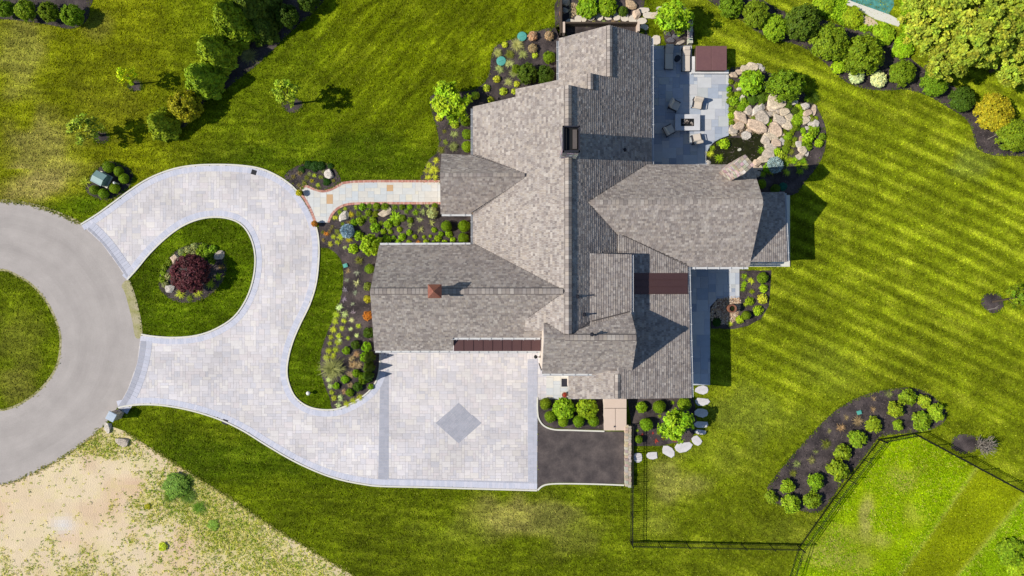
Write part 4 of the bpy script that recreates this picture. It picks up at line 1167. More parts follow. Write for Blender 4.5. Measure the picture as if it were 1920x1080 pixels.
# terrace retaining wall north of the house
tw = tag(empty('retaining_wall', P(1125, 50)), 'brown timber retaining wall of the well below the north gable', 'wall'); O = Vector(tw.location)
mb = MB(); mb.box((0, 0, .4), (M(140), M(3), .8)); mb.build('timber', MAT['bark'], tw, P(1126, 49) - O)
mb = MB(); mb.box((0, 0, .4), (M(3), M(68), .8)); mb.build('timber', MAT['bark'], tw, P(1051, 34) - O)
mb = MB(); mb.box((0, 0, .42), (M(4), M(20), .86)); mb.build('end_post', MAT['tan'], tw, P(1056, 58) - O)
mb = MB(); mb.box((0, 0, .42), (M(4), M(18), .86)); mb.build('end_post', MAT['tan'], tw, P(1194, 56) - O)

# pond and stream
sheet('pond', spline([(1326, 330), (1327, 290), (1337, 273), (1352, 263), (1372, 258), (1400, 259), (1422, 256), (1434, 265), (1436, 284), (1428, 300), (1412, 330)], 3, True), 0.04, MAT['pond'], None, 'dark olive garden pond below a rocky stream')
sheet('stream', spline([(1400, 259), (1392, 250), (1404, 232), (1424, 222), (1440, 208), (1452, 214), (1440, 234), (1432, 252), (1422, 258)], 3, True), 0.05, MAT['pond'], None, 'narrow dark stream running between boulders into the pond')
o = ribbon(W2(spline([(1326, 306), (1326, 288), (1336, 271), (1350, 262), (1366, 256)], 4)), -0.03, 0.07, 0, 0.1).build('pond_edging', MAT['black']); tag(o, 'black curved edging strip between patio and pond', 'edging')
mb = MB(); mb.lathe([(.0, 0.0), (.25, .0), (.26, .12), (.12, .2), (0.0, .2)]); o = slab(1386, 281, 4, 3, A(200, 196, 176), 'small pale flat rock standing in the pond', None, .4, 3, .12, 'rock', 'rock')
# pool of the neighbour
sheet('pool_deck', [(1566, -20), (1590, -20), (1594, 2), (1668, 28), (1690, 40), (1684, 50), (1640, 36), (1612, 20), (1572, 2)], 0.05, MAT['kerb'], 0.05, 'pale coping beside the turquoise pool')
sheet('pool_water', [(1592, -20), (1592, 1), (1665, 29), (1676, 10), (1674, -20)], 0.03, MAT['pool'], None, 'turquoise pool water behind the trees')
sheet('bare_soil', spline([(1612, 30), (1632, 33), (1646, 46), (1632, 50), (1618, 44)], 3, True), 0.03, MAT['dirt'], None, 'small patch of bare tan soil beside the pool coping')

# ------------------------------------------------------------------ pebbles under the urn
def pebbles(parent_poly, n, size, cols, seed, lab):
    rnd = np.random.default_rng(seed); pw = W2(parent_poly); xs = [p[0] for p in pw]; ys = [p[1] for p in pw]
    base = np.array([(1, 0, 0), (.3, .9, 0), (-.8, .5, 0), (-.8, -.5, 0), (.3, -.9, 0), (.1, 0, .6)]); fs = [(0, 1, 5), (1, 2, 5), (2, 3, 5), (3, 4, 5), (4, 0, 5)]
    V, Fc, C = [], [], []
    while len(V) < n * 6:
        x, y = rnd.uniform(min(xs), max(xs)), rnd.uniform(min(ys), max(ys))
        if not inside(pw, x, y): continue
        s = size * rnd.uniform(.6, 1.3); a = rnd.uniform(0, 6.3); k = len(V); c = cols[rnd.integers(len(cols))]; f = rnd.uniform(.8, 1.2)
        for b in base: V.append((x + s * (b[0] * math.cos(a) - b[1] * math.sin(a)), y + s * (b[0] * math.sin(a) + b[1] * math.cos(a)), .03 + b[2] * s))
        for q in fs: Fc.append(tuple(k + i for i in q)); C.append(tuple(v * f for v in c))
    return tag(obj('pebbles', mesh_np('pebbles', V, Fc, C), MAT['pebble']), lab, None, None, 'stuff')
pebbles(spline([(1350, 559), (1386, 558), (1386, 585), (1372, 606), (1340, 605), (1332, 585)], 3, True), 1100, .075, [A(206, 176, 140), A(176, 144, 112), A(220, 200, 172), A(150, 124, 104), A(190, 170, 150)], 3, 'tan river pebbles round the bronze urn')
pebbles([(1372, 236), (1400, 205), (1440, 200), (1475, 212), (1480, 236), (1455, 262), (1440, 300), (1425, 308), (1436, 280), (1434, 258), (1420, 250), (1395, 256), (1372, 252)], 1500, .07, [A(150, 128, 100), A(110, 94, 74), A(180, 158, 128), A(90, 80, 60), A(200, 180, 150)], 9, 'brown gravel and pebbles between the rockery boulders')
pebbles([(1066, 4), (1095, 10), (1094, 26), (1068, 34)], 200, .07, [A(170, 146, 110), A(140, 120, 90), A(190, 170, 130)], 4, 'brown gravel at the terrace corner')

# ------------------------------------------------------------------ furniture on the patio
def lounger(px, py, label):
    t = tag(empty('sun_lounger', P(px, py, .05)), label, 'lounger'); t.location.z = .05
    mb = MB()
    for s in (-.33, .33): mb.box((s, 0, .28), (.06, 2.0, .06))
    for y in (-.97, .97, 0): mb.box((0, y, .28), (.6, .06, .06))
    mb.build('frame', MAT['darkmetal'], t)
    for sx in (-.33, .33):
        for sy in (-.9, .9):
            mb = MB(); mb.box((sx, sy, .125), (.06, .06, .25)); mb.build('leg', MAT['darkmetal'], t)
    def pad(y0, z0, y1, z1, w, th, nm):
        mb = MB(); d = Vector((0, y1 - y0, z1 - z0)); L = d.length; d.normalize(); R = Matrix((Vector((1, 0, 0)), d, Vector((1, 0, 0)).cross(d))).transposed()
        mb.box((0, (y0 + y1) / 2, (z0 + z1) / 2), (w, L, th), mat=R)
        o = mb.build(nm, MAT['cushion'], t); bv = o.modifiers.new('soft', 'BEVEL'); bv.width = .04; bv.segments = 3
    pad(-1.0, .37, .32, .37, .66, .11, 'seat_cushion'); pad(.33, .38, .98, .72, .66, .11, 'back_cushion'); pad(.7, .68, .96, .8, .5, .09, 'head_pillow')
    return t
lounger(1252.5, 110, 'cushioned sun lounger standing in the house shadow on the patio')
lounger(1284.5, 114, 'sunlit beige sun lounger next to the hot tub')
t = tag(empty('side_table', P(1268.5, 112, .05)), 'small dark side table between the two loungers', 'table')
mb = MB(); mb.lathe([(.26, .42), (.26, .46), (.0, .46)], seg=16); mb.build('table_top', MAT['darkmetal'], t)
mb = MB(); mb.tube((0, 0, 0), (0, 0, .43), .03, .03, 8); mb.lathe([(.2, 0), (.2, .03), (.02, .05)], seg=14); mb.build('stand', MAT['darkmetal'], t)
def armchair(px, py, ang, label):
    t = tag(empty('armchair', P(px, py, .05), math.radians(ang)), label, 'chair')
    mb = MB()
    for s in (-.4, .4):
        mb.box((s, -.02, .52), (.05, .74, .04)); mb.box((s, .33, .3), (.05, .05, .5)); mb.box((s, -.36, .3), (.05, .05, .55))
    mb.box((0, -.42, .5), (.86, .04, .3)); mb.box((0, 0, .27), (.8, .74, .05)); mb.build('frame', MAT['darkmetal'], t)
    for sx in (-.4, .4):
        for sy in (-.36, .33):
            mb = MB(); mb.box((sx, sy, .04), (.05, .05, .08)); mb.build('leg', MAT['darkmetal'], t)
    mb = MB(); mb.box((0, .05, .37), (.76, .7, .18)); o = mb.build('seat_cushion', MAT['cushion'], t); b = o.modifiers.new('soft', 'BEVEL'); b.width = .05; b.segments = 3
    mb = MB(); mb.box((0, -.33, .66), (.76, .2, .5), mat=Matrix.Rotation(.5, 3, 'X')); o = mb.build('back_cushion', MAT['cushion'], t); b = o.modifiers.new('soft', 'BEVEL'); b.width = .05; b.segments = 3
armchair(1262.5, 200, -115 + 360 + 180 - 180 + 0, 'shaded armchair north west of the fire table')
armchair(1305.5, 197, 170, 'sunlit armchair north east of the fire table')
armchair(1252.5, 246, -62, 'shaded armchair south west of the fire table')
armchair(1304, 262, 12, 'sunlit armchair south east of the fire table')
t = tag(empty('fire_table', P(1286.5, 232, .05)), 'rectangular stone fire table with burner in the middle of the patio', 'fire table')
mb = MB(); w, d, h = M(46), M(30), .5; iw, id_ = M(25), M(14)
for cx_, cy_, sx, sy in ((0, (d + id_) / 4, w, (d - id_) / 2), (0, -(d + id_) / 4, w, (d - id_) / 2), ((w + iw) / 4, 0, (w - iw) / 2, id_), (-(w + iw) / 4, 0, (w - iw) / 2, id_)): mb.box((cx_, cy_, h - .05), (sx, sy, .1))
o = mb.build('stone_top', MAT['slab'], t); o.color = (*A(206, 204, 204), 1)
mb = MB(); mb.box((0, 0, .2), (w - .2, d - .2, .4)); o = mb.build('base', MAT['slab'], t); o.color = (*A(170, 164, 160), 1)
mb = MB(); mb.box((0, 0, .41), (iw, id_, .03)); mb.build('burner_tray', MAT['black'], t)
rnd = random.Random(3)
for i in range(14):
    o = obj('lava_rock', BOULD[i % 7], None, t, (rnd.uniform(-.45, .45), rnd.uniform(-.2, .2), .46)); o.scale = (.09, .09, .07); o.color = (*rnd.choice((A(180, 160, 146), A(90, 80, 76), A(60, 54, 54), A(200, 186, 170))), 1); o.rotation_euler = (0, 0, rnd.uniform(0, 6))
# hot tub
t = tag(empty('hot_tub', P(1336, 112, 0)), 'square hot tub with brown cover beside the patio', 'hot tub')
tc = P(1334, 109, .95) - Vector(t.location); W_, D_ = 58 * (H - .95) / F, 46 * (H - .95) / F
for s in (-1, 1):
    mb = MB(); mb.box((tc.x + s * W_ / 4, tc.y, .9), (W_ / 2 - .012, D_, .12)); o = mb.build('cover_panel', MAT['tubcover'], t); b = o.modifiers.new('soft', 'BEVEL'); b.width = .03; b.segments = 2
mb = MB(); mb.box((tc.x, tc.y, .42), (W_ - .12, D_ - .12, .84)); mb.build('cabinet', MAT['bark'], t)
mb = MB(); p = P(1331, 135, .3) - Vector(t.location); mb.box((p.x, p.y, .2), (M(69), M(6.5), .4)); p = P(1301.5, 119, .3) - Vector(t.location); mb.box((p.x, p.y, .199), (M(8), M(25), .398)); o = mb.build('stone_step', MAT['slab'], t); o.color = (*A(222, 220, 218), 1)
# fountain urn and pots
t = tag(empty('bronze_urn', P(1367.5, 578, .03)), 'bronze fountain urn standing on tan pebbles', 'urn')
mb = MB(); mb.lathe([(.2, 0), (.3, .2), (.36, .45), (.3, .7), (.26, .78), (.34, .86), (.34, .9), (.25, .88), (.22, .72)], seg=24); mb.build('pot', MAT['terracotta'], t)
mb = MB(); mb.lathe([(.0, .7), (.23, .74), (.23, .745), (0, .745)], seg=18); mb.build('water', MAT['pond'], t)

# ------------------------------------------------------------------ small site furniture
def lid(px, py, r, label):
    mb = MB(); mb.lathe([(M(r), 0), (M(r), .1), (M(r) * .92, .14), (.05, .16)], seg=24); mb.box((0, 0, .16), (M(r) * 1.2, .05, .04), .4)
    tag(mb.build('tank_lid', MAT['teal'], None, P(px, py)), label, 'tank lid')
lid(979, 69, 9, 'round turquoise tank lid partly under grasses'); lid(940, 115, 9, 'round turquoise tank lid at the lawn edge of the bed')
for x, y, l in ((648, 498, 'small green valve cover in the mulch near the garage'), (1610, 773, 'tiny green valve cover in the fenced bed')):
    mb = MB(); mb.box((0, 0, .07), (M(8), M(7), .14), .3); mb.box((0, 0, .14), (M(5), M(4.5), .04), .3); tag(mb.build('valve_cover', MAT['teal'], None, P(x, y)), l, 'valve cover')
for x, y, l in ((476, 323, 'dark drain grate in the pavers at the north kerb'), (422, 791, 'dark drain grate in the pavers at the south kerb')):
    t = tag(empty('drain_grate', P(x, y, .045), -.3), l, 'drain grate')
    mb = MB(); mb.box((0, 0, .006), (.44, .4, .012)); mb.build('sump', MAT['black'], t)
    for i in range(6): mb = MB(); mb.box((-.18 + .072 * i, 0, .018), (.03, .4, .012)); mb.build('bar', MAT['darkmetal'], t)
# transformer
t = tag(empty('transformer_box', P(196, 337), math.radians(-27)), 'grey green utility transformer cabinet among clipped boxwood balls', 'utility box')
mb = MB(); mb.box((0, 0, .05), (1.15, 1.1, .1)); mb.build('concrete_pad', MAT['kerb'], t)
mb = MB(); mb.box((0, -.22, .52), (.92, .46, .84)); mb.box((0, .24, .42), (.92, .48, .64)); o = mb.build('cabinet', MAT['utility'], t)
mb = MB(); mb.prism([Vector(p) for p in ((-.5, -.5, .92), (.5, -.5, .92), (.5, .02, 1.02), (-.5, .02, 1.02))], .04); mb.prism([Vector(p) for p in ((-.5, .03, 1.0), (.5, .03, 1.0), (.5, .52, .8), (-.5, .52, .8))], .04); mb.build('lid', MAT['utility'], t)
t = tag(empty('marker_post', P(223, 345)), 'short white marker post between two boxwood balls', 'post'); mb = MB(); mb.tube((0, 0, 0), (0, 0, .7), .07, .07, 8); mb.build('post', MAT['white'], t); mb = MB(); mb.lathe([(.1, .68), (.1, .74), (.02, .8)], seg=10); mb.build('cap', MAT['white'], t)
# mailbox pillar
t = tag(empty('mailbox_pillar', P(224.5, 776), math.radians(-28)), 'stone mailbox pillar with flat grey capstone at the driveway mouth', 'pillar'); rnd = random.Random(8)
mb = MB(); mb.box((0, 0, .6), (.5, .5, 1.2)); o = mb.build('core', MAT['stone'], t); o.color = (*GRY, 1)
for z in range(6):
    for s in range(4):
        for k in range(2):
            mb = MB(); a = s * math.pi / 2; q = Matrix.Rotation(a, 3, 'Z') @ Vector(((k - .5) * .29, -.26, 0)); mb.box((q.x, q.y, .1 + z * .2), (.27, .09 + rnd.uniform(0, .03), .185), a); o = mb.build('stone', MAT['stone'], t); o.color = (*[v * rnd.uniform(.8, 1) for v in rnd.choice((BEI, GRY))], 1)
mb = MB(); mb.box((0, 0, 1.25), (.72, .72, .1)); o = mb.build('capstone', MAT['slab'], t); o.color = (*A(186, 196, 206), 1); b = o.modifiers.new('edge', 'BEVEL'); b.width = .02
mb = MB(); mb.box((0, -.31, .95), (.24, .12, .22)); mb.build('mailbox_door', MAT['darkmetal'], t)
# lawn lamp
t = tag(empty('lawn_lamp', P(580.5, 736)), 'white globe lamp on a short post in the grass strip', 'lamp'); mb = MB(); mb.tube((0, 0, 0), (0, 0, .3), .05, .05, 8); mb.build('post', MAT['darkmetal'], t)
mb = MB(); mb.lathe([(.03, .26), (.12, .3), (.17, .38), (.17, .46), (.12, .54), (.03, .58)], seg=16); mb.build('globe', MAT['white'], t)
# bulkhead doors
t = tag(empty('bulkhead', P(1153, 779)), 'tan double cellar bulkhead doors below the south gable', 'bulkhead'); O = Vector(t.location)
def bq(x0, x1, y0, y1, z0, z1, nm, th=.1):
    pts = [P(x0, y1, z1) - O, P(x1, y1, z1) - O, P(x1, y0, z0) - O, P(x0, y0, z0) - O]
    mb = MB(); mb.prism(pts, th); return mb.build(nm, MAT['tan'], t)
mb = MB(); tp = [P(1133, 807, .3) - O, P(1174, 807, .3) - O, P(1174, 748, 1.0) - O, P(1133, 748, 1.0) - O]; mb.prism(tp, [Vector((p.x, p.y, 0)) for p in tp]); mb.build('side_wall', MAT['wall'], t)
bq(1133, 1174.5, 748, 765, 1.12, .95, 'top_flap'); bq(1133, 1153.4, 766, 807, .95, .42, 'door'); bq(1154.2, 1174.5, 766, 807, .95, .42, 'door')
p = P(1151.5, 800, .6) - O; mb = MB(); mb.box(p, (.05, .12, .1)); mb.build('handle', MAT['darkmetal'], t)
# door mat
mb = MB(); mb.box((0, 0, .145), (M(11), M(15), .03)); tag(mb.build('door_mat', MAT['darkmetal'], None, P(1058, 717, 0)), 'dark grey door mat on the flagstone stoop', 'mat')
# fallen sticks on the mulch
for x, y, a, l in ((1861, 257, .4, 'fallen bare branch on mulch near the yellow shrub'), (1862, 579, .15, 'bare stick lying on the mulch ring at the lawn')):
    mb = MB(); mb.tube((-.5, 0, .07), (.4, .05, .1), .04, .02); mb.tube((.1, .03, .09), (.5, .25, .1), .025, .012); tag(mb.build('branch', MAT['wood'], None, P(x, y), a), l, 'branch')

# ------------------------------------------------------------------ fences
def fence(pts, label, hgt=1.3):
    w = [P(*p) for p in pts]; t = tag(empty('metal_fence', w[0]), label, 'fence'); O = Vector(t.location)
    pm = MB(); pm.box((0, 0, hgt / 2), (.022, .022, hgt - .06)); pme = mesh_np('picket', pm.v, pm.f); pme.materials.append(MAT['black'])
    pp = MB(); pp.box((0, 0, hgt / 2 + .04), (.06, .06, hgt + .08)); pp.box((0, 0, hgt + .1), (.085, .085, .04)); ppe = mesh_np('post', pp.v, pp.f); ppe.materials.append(MAT['black'])
    for a, b in zip(w[:-1], w[1:]):
        d = b - a; L = d.length; n = max(1, round(L / 2.3)); ang = math.atan2(d.y, d.x)
        for i in range(n + 1):
            o = obj('post', ppe, None, t, a.lerp(b, i / n) - O, ang)
            if i == n: break
            for z in (.18, hgt - .28, hgt - .08):
                mb = MB(); mb.box((0, 0, z), (L / n - .06, .032, .032)); mb.build('rail', MAT['black'], t, a.lerp(b, (i + .5) / n) - O, ang)
            k = int(L / n / .17)
            for q in range(1, k): obj('picket', pme, None, t, a.lerp(b, (i + q / k) / n) - O, ang)
fence([(1183, 795), (1182, 1015)], 'black picket fence running from the stone wall straight down the lawn')
fence([(1182.5, 1015.5), (1494, 1022)], 'black picket fence along the foot of the dry lawn')
fence([(1475, 1095), (1497, 1024), (1560, 935), (1647, 824)], 'black picket fence slanting along the long mulch bed')
fence([(1648, 823), (1710, 812), (1925, 927)], 'black picket fence from the top of the long bed towards the bare shrub')

# ------------------------------------------------------------------ foliage
def leaf_mesh(name, pos, nrm, size, aspect=1.7, colvar=0.22, seed=0, core=None, tint=None, mat='leaf', warm=0.12):
    rnd = np.random.default_rng(seed)
    n = len(pos)
    nrm = nrm / np.linalg.norm(nrm, axis=1, keepdims=True)
    r = rnd.normal(size=(n, 3)); t = np.cross(nrm, r); t /= np.linalg.norm(t, axis=1, keepdims=True) + 1e-9
    b = np.cross(nrm, t)
    s = (size * rnd.uniform(.65, 1.35, n))[:, None]
    bend = nrm * s * rnd.uniform(-.25, .25, (n, 1))
    V = np.stack([pos - t * s * aspect / 2, pos + b * s / 2 + bend, pos + t * s * aspect / 2, pos - b * s / 2 + bend], 1).reshape(-1, 3)
    Fq = np.arange(4 * n).reshape(-1, 4)
    val = 1 + rnd.normal(0, colvar, n).clip(-.5, .6)
    w = rnd.uniform(-warm, warm, n)
    C = np.stack([val * (1 + w), val, val * (1 - w)], 1)
    if tint is not None: C = C * tint
    if core is not None:
        cv, cf = core
        V = np.concatenate([V, cv]); k = 4 * n
        C = np.concatenate([C, np.tile(np.array([[.8, .8, .8]]), (len(cf), 1))])
        Fl = [tuple(f) for f in Fq.tolist()] + [tuple(k + i for i in f) for f in cf]
        me = mesh_np(name, V, Fl, C)
    else:
        me = mesh_np(name, V, Fq, C)
    me.materials.append(MAT[mat])
    return me

def sph(n, rnd):
    v = rnd.normal(size=(n, 3)); return v / np.linalg.norm(v, axis=1, keepdims=True)

def core_ball(r, zc, sq=1.0, sub=2):
    import bmesh
    bm = bmesh.new(); bmesh.ops.create_icosphere(bm, subdivisions=sub, radius=r)
    for v in bm.verts: v.co *= 1 + .12 * mnoise.noise(v.co * 2.5)
    V = np.array([(v.co.x, v.co.y, max(0.0, v.co.z * sq + zc)) for v in bm.verts]); Fc = [tuple(x.index for x in f.verts) for f in bm.faces]; bm.free()
    return V, Fc

def k_ball(seed, n=1500, size=.1, rough=.05):        # clipped globe
    rnd = np.random.default_rng(seed); d = sph(n, rnd)
    ph = rnd.uniform(0, 6, 6)
    lump = 1 + rough * (np.sin(4 * d[:, 0] + ph[0]) + np.sin(5 * d[:, 1] + ph[1]) + np.sin(4 * d[:, 2] + ph[2])) / 1.5
    p = d * (lump * rnd.uniform(.9, 1.03, n))[:, None]; p[:, 2] = p[:, 2] * .9 + .82
    k = p[:, 2] > 0.02; p, d = p[k], d[k]
    return leaf_mesh('foliage', p, d + rnd.normal(0, .45, p.shape), size, 1.5, .2, seed, core_ball(.88, .8, .9))

def k_shrub(seed, K=46, per=52, size=.13, hgt=1.25, spread=.3, dome=1.0):   # loose rounded shrub made of leaf clumps
    rnd = np.random.default_rng(seed); d = sph(K * 2, rnd); d = d[d[:, 2] > -.25][:K]
    rr = rnd.uniform(.62, .88, len(d))
    c = d * rr[:, None]; c[:, 2] = c[:, 2] * hgt * .62 + hgt * .5
    pos = np.repeat(c, per, 0) + sph(len(c) * per, rnd) * (spread * rnd.uniform(.35, 1, len(c) * per))[:, None] * np.array([1, 1, .8])
    out = pos - np.array([0, 0, hgt * .4])
    k = pos[:, 2] > .03; pos, out = pos[k], out[k]
    out = out / np.linalg.norm(out, axis=1, keepdims=True) + np.array([0, 0, .35]) + rnd.normal(0, .5, pos.shape)
    return leaf_mesh('foliage', pos, out, size, 1.7, .26, seed, core_ball(.55, hgt * .42, hgt * .7))

def k_mound(seed, n=260, size=.24, hgt=.8):     # small perennial mound
    rnd = np.random.default_rng(seed); d = sph(n * 2, rnd); d = d[d[:, 2] > -.05][:n]
    p = d * rnd.uniform(.55, 1.05, len(d))[:, None]; p[:, 2] = p[:, 2] * hgt + .06
    return leaf_mesh('foliage', p, d + np.array([0, 0, .4]) + rnd.normal(0, .5, p.shape), size, 1.8, .25, seed, core_ball(.6, .1, hgt * .9, 1))

def blades(seed, n, L, w, up, curve, jitter=.25, colvar=.22, tint=None, mat='leaf'):   # arching blades from one base
    rnd = np.random.default_rng(seed); V, C = [], []
    a = rnd.uniform(0, 2 * math.pi, n); l = L * rnd.uniform(.55, 1.1, n); e = rnd.uniform(up[0], up[1], n)
    segs = 3
    base = np.stack([rnd.normal(0, .08, n), rnd.normal(0, .08, n), np.zeros(n)], 1)
    dirh = np.stack([np.cos(a), np.sin(a), np.zeros(n)], 1); side = np.stack([-np.sin(a), np.cos(a), np.zeros(n)], 1)
    pts = []
    for k in range(segs + 1):
        t = k / segs
        h = (np.sin(e) * t - curve * t * t) * l; r = np.cos(e) * t * l + curve * .35 * t * t * l
        pts.append(base + dirh * r[:, None] + np.array([0, 0, 1]) * np.maximum(h, .02)[:, None])
    for k in range(segs):
        w0 = w * (1 - .75 * k / segs); w1 = w * (1 - .75 * (k + 1) / segs)
        q = np.stack([pts[k] - side * w0, pts[k] + side * w0, pts[k + 1] + side * w1, pts[k + 1] - side * w1], 1); V.append(q)
    V = np.concatenate(V).reshape(-1, 3)
    val = 1 + rnd.normal(0, colvar, n); C = np.tile(np.stack([val, val, val * .9], 1), (segs, 1))
    if tint is not None: C = C * tint
    me = mesh_np('foliage', V, np.arange(len(V)).reshape(-1, 4), C); me.materials.append(MAT[mat]); return me

def k_crown(seed, K, per, size, hgt, spread, inner=.3, low=-.6):      # open tree crown: clumps through a volume, with gaps; centre at origin
    rnd = np.random.default_rng(seed); d = sph(K * 3, rnd); d = d[d[:, 2] > low][:K]
    rr = rnd.uniform(inner, .92, len(d)) ** .7
    c = d * rr[:, None] * np.array([1, 1, hgt])
    pos = np.repeat(c, per, 0) + sph(len(c) * per, rnd) * (spread * rnd.uniform(.2, 1, len(c) * per) * np.repeat(rnd.uniform(.6, 1.25, len(c)), per))[:, None] * np.array([1, 1, .75])
    out = pos + np.array([0, 0, .6]) + rnd.normal(0, .55, pos.shape)
    kv = 1 + rnd.normal(0, .16, len(c)); kw = rnd.uniform(-.12, .16, len(c))
    tint = np.repeat(np.stack([kv * (1 + kw), kv, kv * (1 + kw * .5)], 1), per, 0)
    return leaf_mesh('foliage', pos, out, size, 1.6, .28, seed, None, tint)

def k_evergreen(seed, n=5200, size=.1, hgt=2.3):   # dense upright conifer with feathered edge
    rnd = np.random.default_rng(seed)
    t = rnd.beta(1.1, 1.5, n); a = rnd.uniform(0, 2 * math.pi, n)
    ph = rnd.uniform(0, 6.28, 5)
    lob = 1 + .13 * np.sin(5 * a + ph[0] + 6 * t) + .1 * np.sin(9 * a + ph[1] - 11 * t) + .08 * np.sin(14 * t + ph[2])
    r = (1 - t ** 1.35) * .95 * lob + .06
    rr = r * rnd.uniform(.8, 1.04, n)
    p = np.stack([np.cos(a) * rr, np.sin(a) * rr, t * hgt + .08], 1)
    nr = np.stack([np.cos(a), np.sin(a), np.full(n, .55)], 1) + rnd.normal(0, .4, (n, 3))
    cv, cf = core_ball(.8, hgt * .36, hgt * .5)
    sc_ = np.clip(1.0 - (cv[:, 2] / hgt) ** 1.3, .05, 1); cv[:, 0] *= sc_; cv[:, 1] *= sc_
    return leaf_mesh('foliage', p, nr, size, 2.0, .24, seed, (cv, cf), mat='needle')

def k_needle_ball(seed, n=2600):
    rnd = np.random.default_rng(seed); d = sph(n, rnd); p = d * rnd.uniform(.82, 1.05, n)[:, None]; p[:, 2] = p[:, 2] * .75 + .6
    k = p[:, 2] > .02; p, d = p[k], d[k]
    return leaf_mesh('foliage', p, np.cross(d, rnd.normal(size=p.shape)) + d * .3, .14, 3.2, .2, seed, core_ball(.84, .58, .75), mat='needle')

def k_twig(seed):
    mb = MB(); rnd = random.Random(seed)
    for i in range(70):
        a = rnd.uniform(0, 6.28); e = rnd.uniform(.35, 1.3); l = rnd.uniform(.7, 1.3); p0 = Vector((0, 0, 0)); d = Vector((math.cos(a) * math.cos(e), math.sin(a) * math.cos(e), math.sin(e))); p1 = p0 + d * l * .6
        mb.tube(p0, p1, .03, .02, 4)
        for k in range(4):
            q = p1 + Vector((rnd.uniform(-1, 1), rnd.uniform(-1, 1), rnd.uniform(.1, .9))) * .38; mb.tube(p0.lerp(p1, rnd.uniform(.5, 1)), q, .018, .01, 3)
    me = mesh_np('twigs', mb.v, mb.f); me.materials.append(MAT['wood']); return me

def with_flowers(base_fn, seed, n, size, col, zlift, rad=.95):
    """mound mesh plus petals standing above it, petal colour fixed"""
    rnd = np.random.default_rng(seed); me = base_fn(seed)
    return me

KIND = {
 'ball': [k_ball(s) for s in (1, 2, 3)],
 'shrub': [k_shrub(s) for s in (11, 12, 13, 14)],
 'lowshrub': [k_shrub(s, 40, 46, .16, .8, .3) for s in (21, 22, 23)],
 'bigshrub': [k_shrub(s, 110, 60, .075, 1.15, .2) for s in (31, 32, 33)],
 'broad': [k_shrub(s, 70, 34, .2, 1.1, .24) for s in (41, 42)],
 'mound': [k_mound(s) for s in (51, 52, 53, 54)],
 'finemound': [k_mound(s, 420, .16, .7) for s in (55, 56)],
 'tuft': [blades(s, 110, 1.15, .05, (.5, 1.4), .55) for s in (61, 62, 63)],
 'sparse': [blades(s, 46, 1.15, .045, (.5, 1.35), .5) for s in (64, 65)],
 'hosta': [blades(s, 42, 1.1, .15, (.3, 1.1), .5) for s in (66, 67)],
 'loose': [k_shrub(s, 26, 44, .17, 1.1, .36) for s in (15, 16, 17, 18)],
 'grass': [blades(s, 520, 1.25, .02, (.6, 1.5), .42) for s in (71, 72)],
 'evergreen': [k_evergreen(s) for s in (81, 82, 83)],
 'needle': [k_needle_ball(91)],
 'crown': [k_crown(s, 60, 60, .11, .95, .3) for s in (101, 102, 103)],
 'thincrown': [k_crown(s, 46, 26, .1, .9, .22) for s in (111, 112)],
 'canopy': [k_crown(s, 190, 60, .055, .75, .13, .35, -.2) for s in (121, 122, 123)],
 'maple': [k_crown(131, 150, 48, .07, .75, .2, .55, -.3)],
 'twig': [k_twig(5)],
}
NAMES = {'ball': ('boxwood_shrub', 'shrub'), 'shrub': ('leafy_shrub', 'shrub'), 'lowshrub': ('low_shrub', 'shrub'), 'loose': ('leafy_shrub', 'shrub'), 'bigshrub': ('rounded_shrub', 'shrub'), 'broad': ('hydrangea_shrub', 'shrub'), 'mound': ('perennial_plant', 'plant'), 'finemound': ('perennial_plant', 'plant'),
         'tuft': ('daylily_plant', 'plant'), 'sparse': ('young_perennial', 'plant'), 'hosta': ('hosta_plant', 'plant'), 'grass': ('ornamental_grass', 'grass'), 'evergreen': ('evergreen_shrub', 'shrub'), 'needle': ('blue_spruce', 'shrub'), 'twig': ('bare_shrub', 'shrub')}
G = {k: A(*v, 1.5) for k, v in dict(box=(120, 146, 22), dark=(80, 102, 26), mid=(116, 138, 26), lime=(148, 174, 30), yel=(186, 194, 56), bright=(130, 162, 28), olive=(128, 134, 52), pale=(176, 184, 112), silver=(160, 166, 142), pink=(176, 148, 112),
     blue=(154, 174, 178), orange=(198, 130, 50), gold=(178, 170, 36), red=(188, 74, 64), red2=(96, 52, 54), lav=(160, 146, 158), brown=(140, 124, 70), deep=(44, 76, 18), grey=(148, 152, 92), wht=(206, 214, 150), teal=(40, 110, 96)).items()}
pr = random.Random(21)
def plant(kind, px, py, r, col, label, group=None, hf=1.0, sx=1.0, name=None, cat=None, lift=None):
    nm, ct = NAMES[kind]
    if kind in ('mound', 'tuft', 'sparse', 'hosta', 'finemound'): r = r * 1.16
    rr = M(r); zc = rr * hf * (.9 if kind in ('ball', 'shrub', 'bigshrub', 'broad', 'evergreen', 'needle') else .4)
    o = bpy.data.objects.new(name or nm, pr.choice(KIND[kind])); link(o)
    p = P(px, py, zc); p.z = 0.02; o.location = p
    k = pr.uniform(.94, 1.06)
    o.scale = (rr * k * sx, rr * k / (sx if sx != 1 else 1), rr * hf * k)
    o.rotation_euler = (0, 0, pr.uniform(0, 6.28) if sx == 1 else pr.choice((0, math.pi)))
    c = G[col] if isinstance(col, str) else col
    if kind == 'evergreen': c = tuple(v * q for v, q in zip(c, (1.25, 1.16, 1.2)))
    j = [pr.uniform(.92, 1.08) for _ in range(3)]
    o.color = (c[0] * j[0], c[1] * j[1], c[2] * j[2], 1)
    return tag(o, label, cat or ct, group)

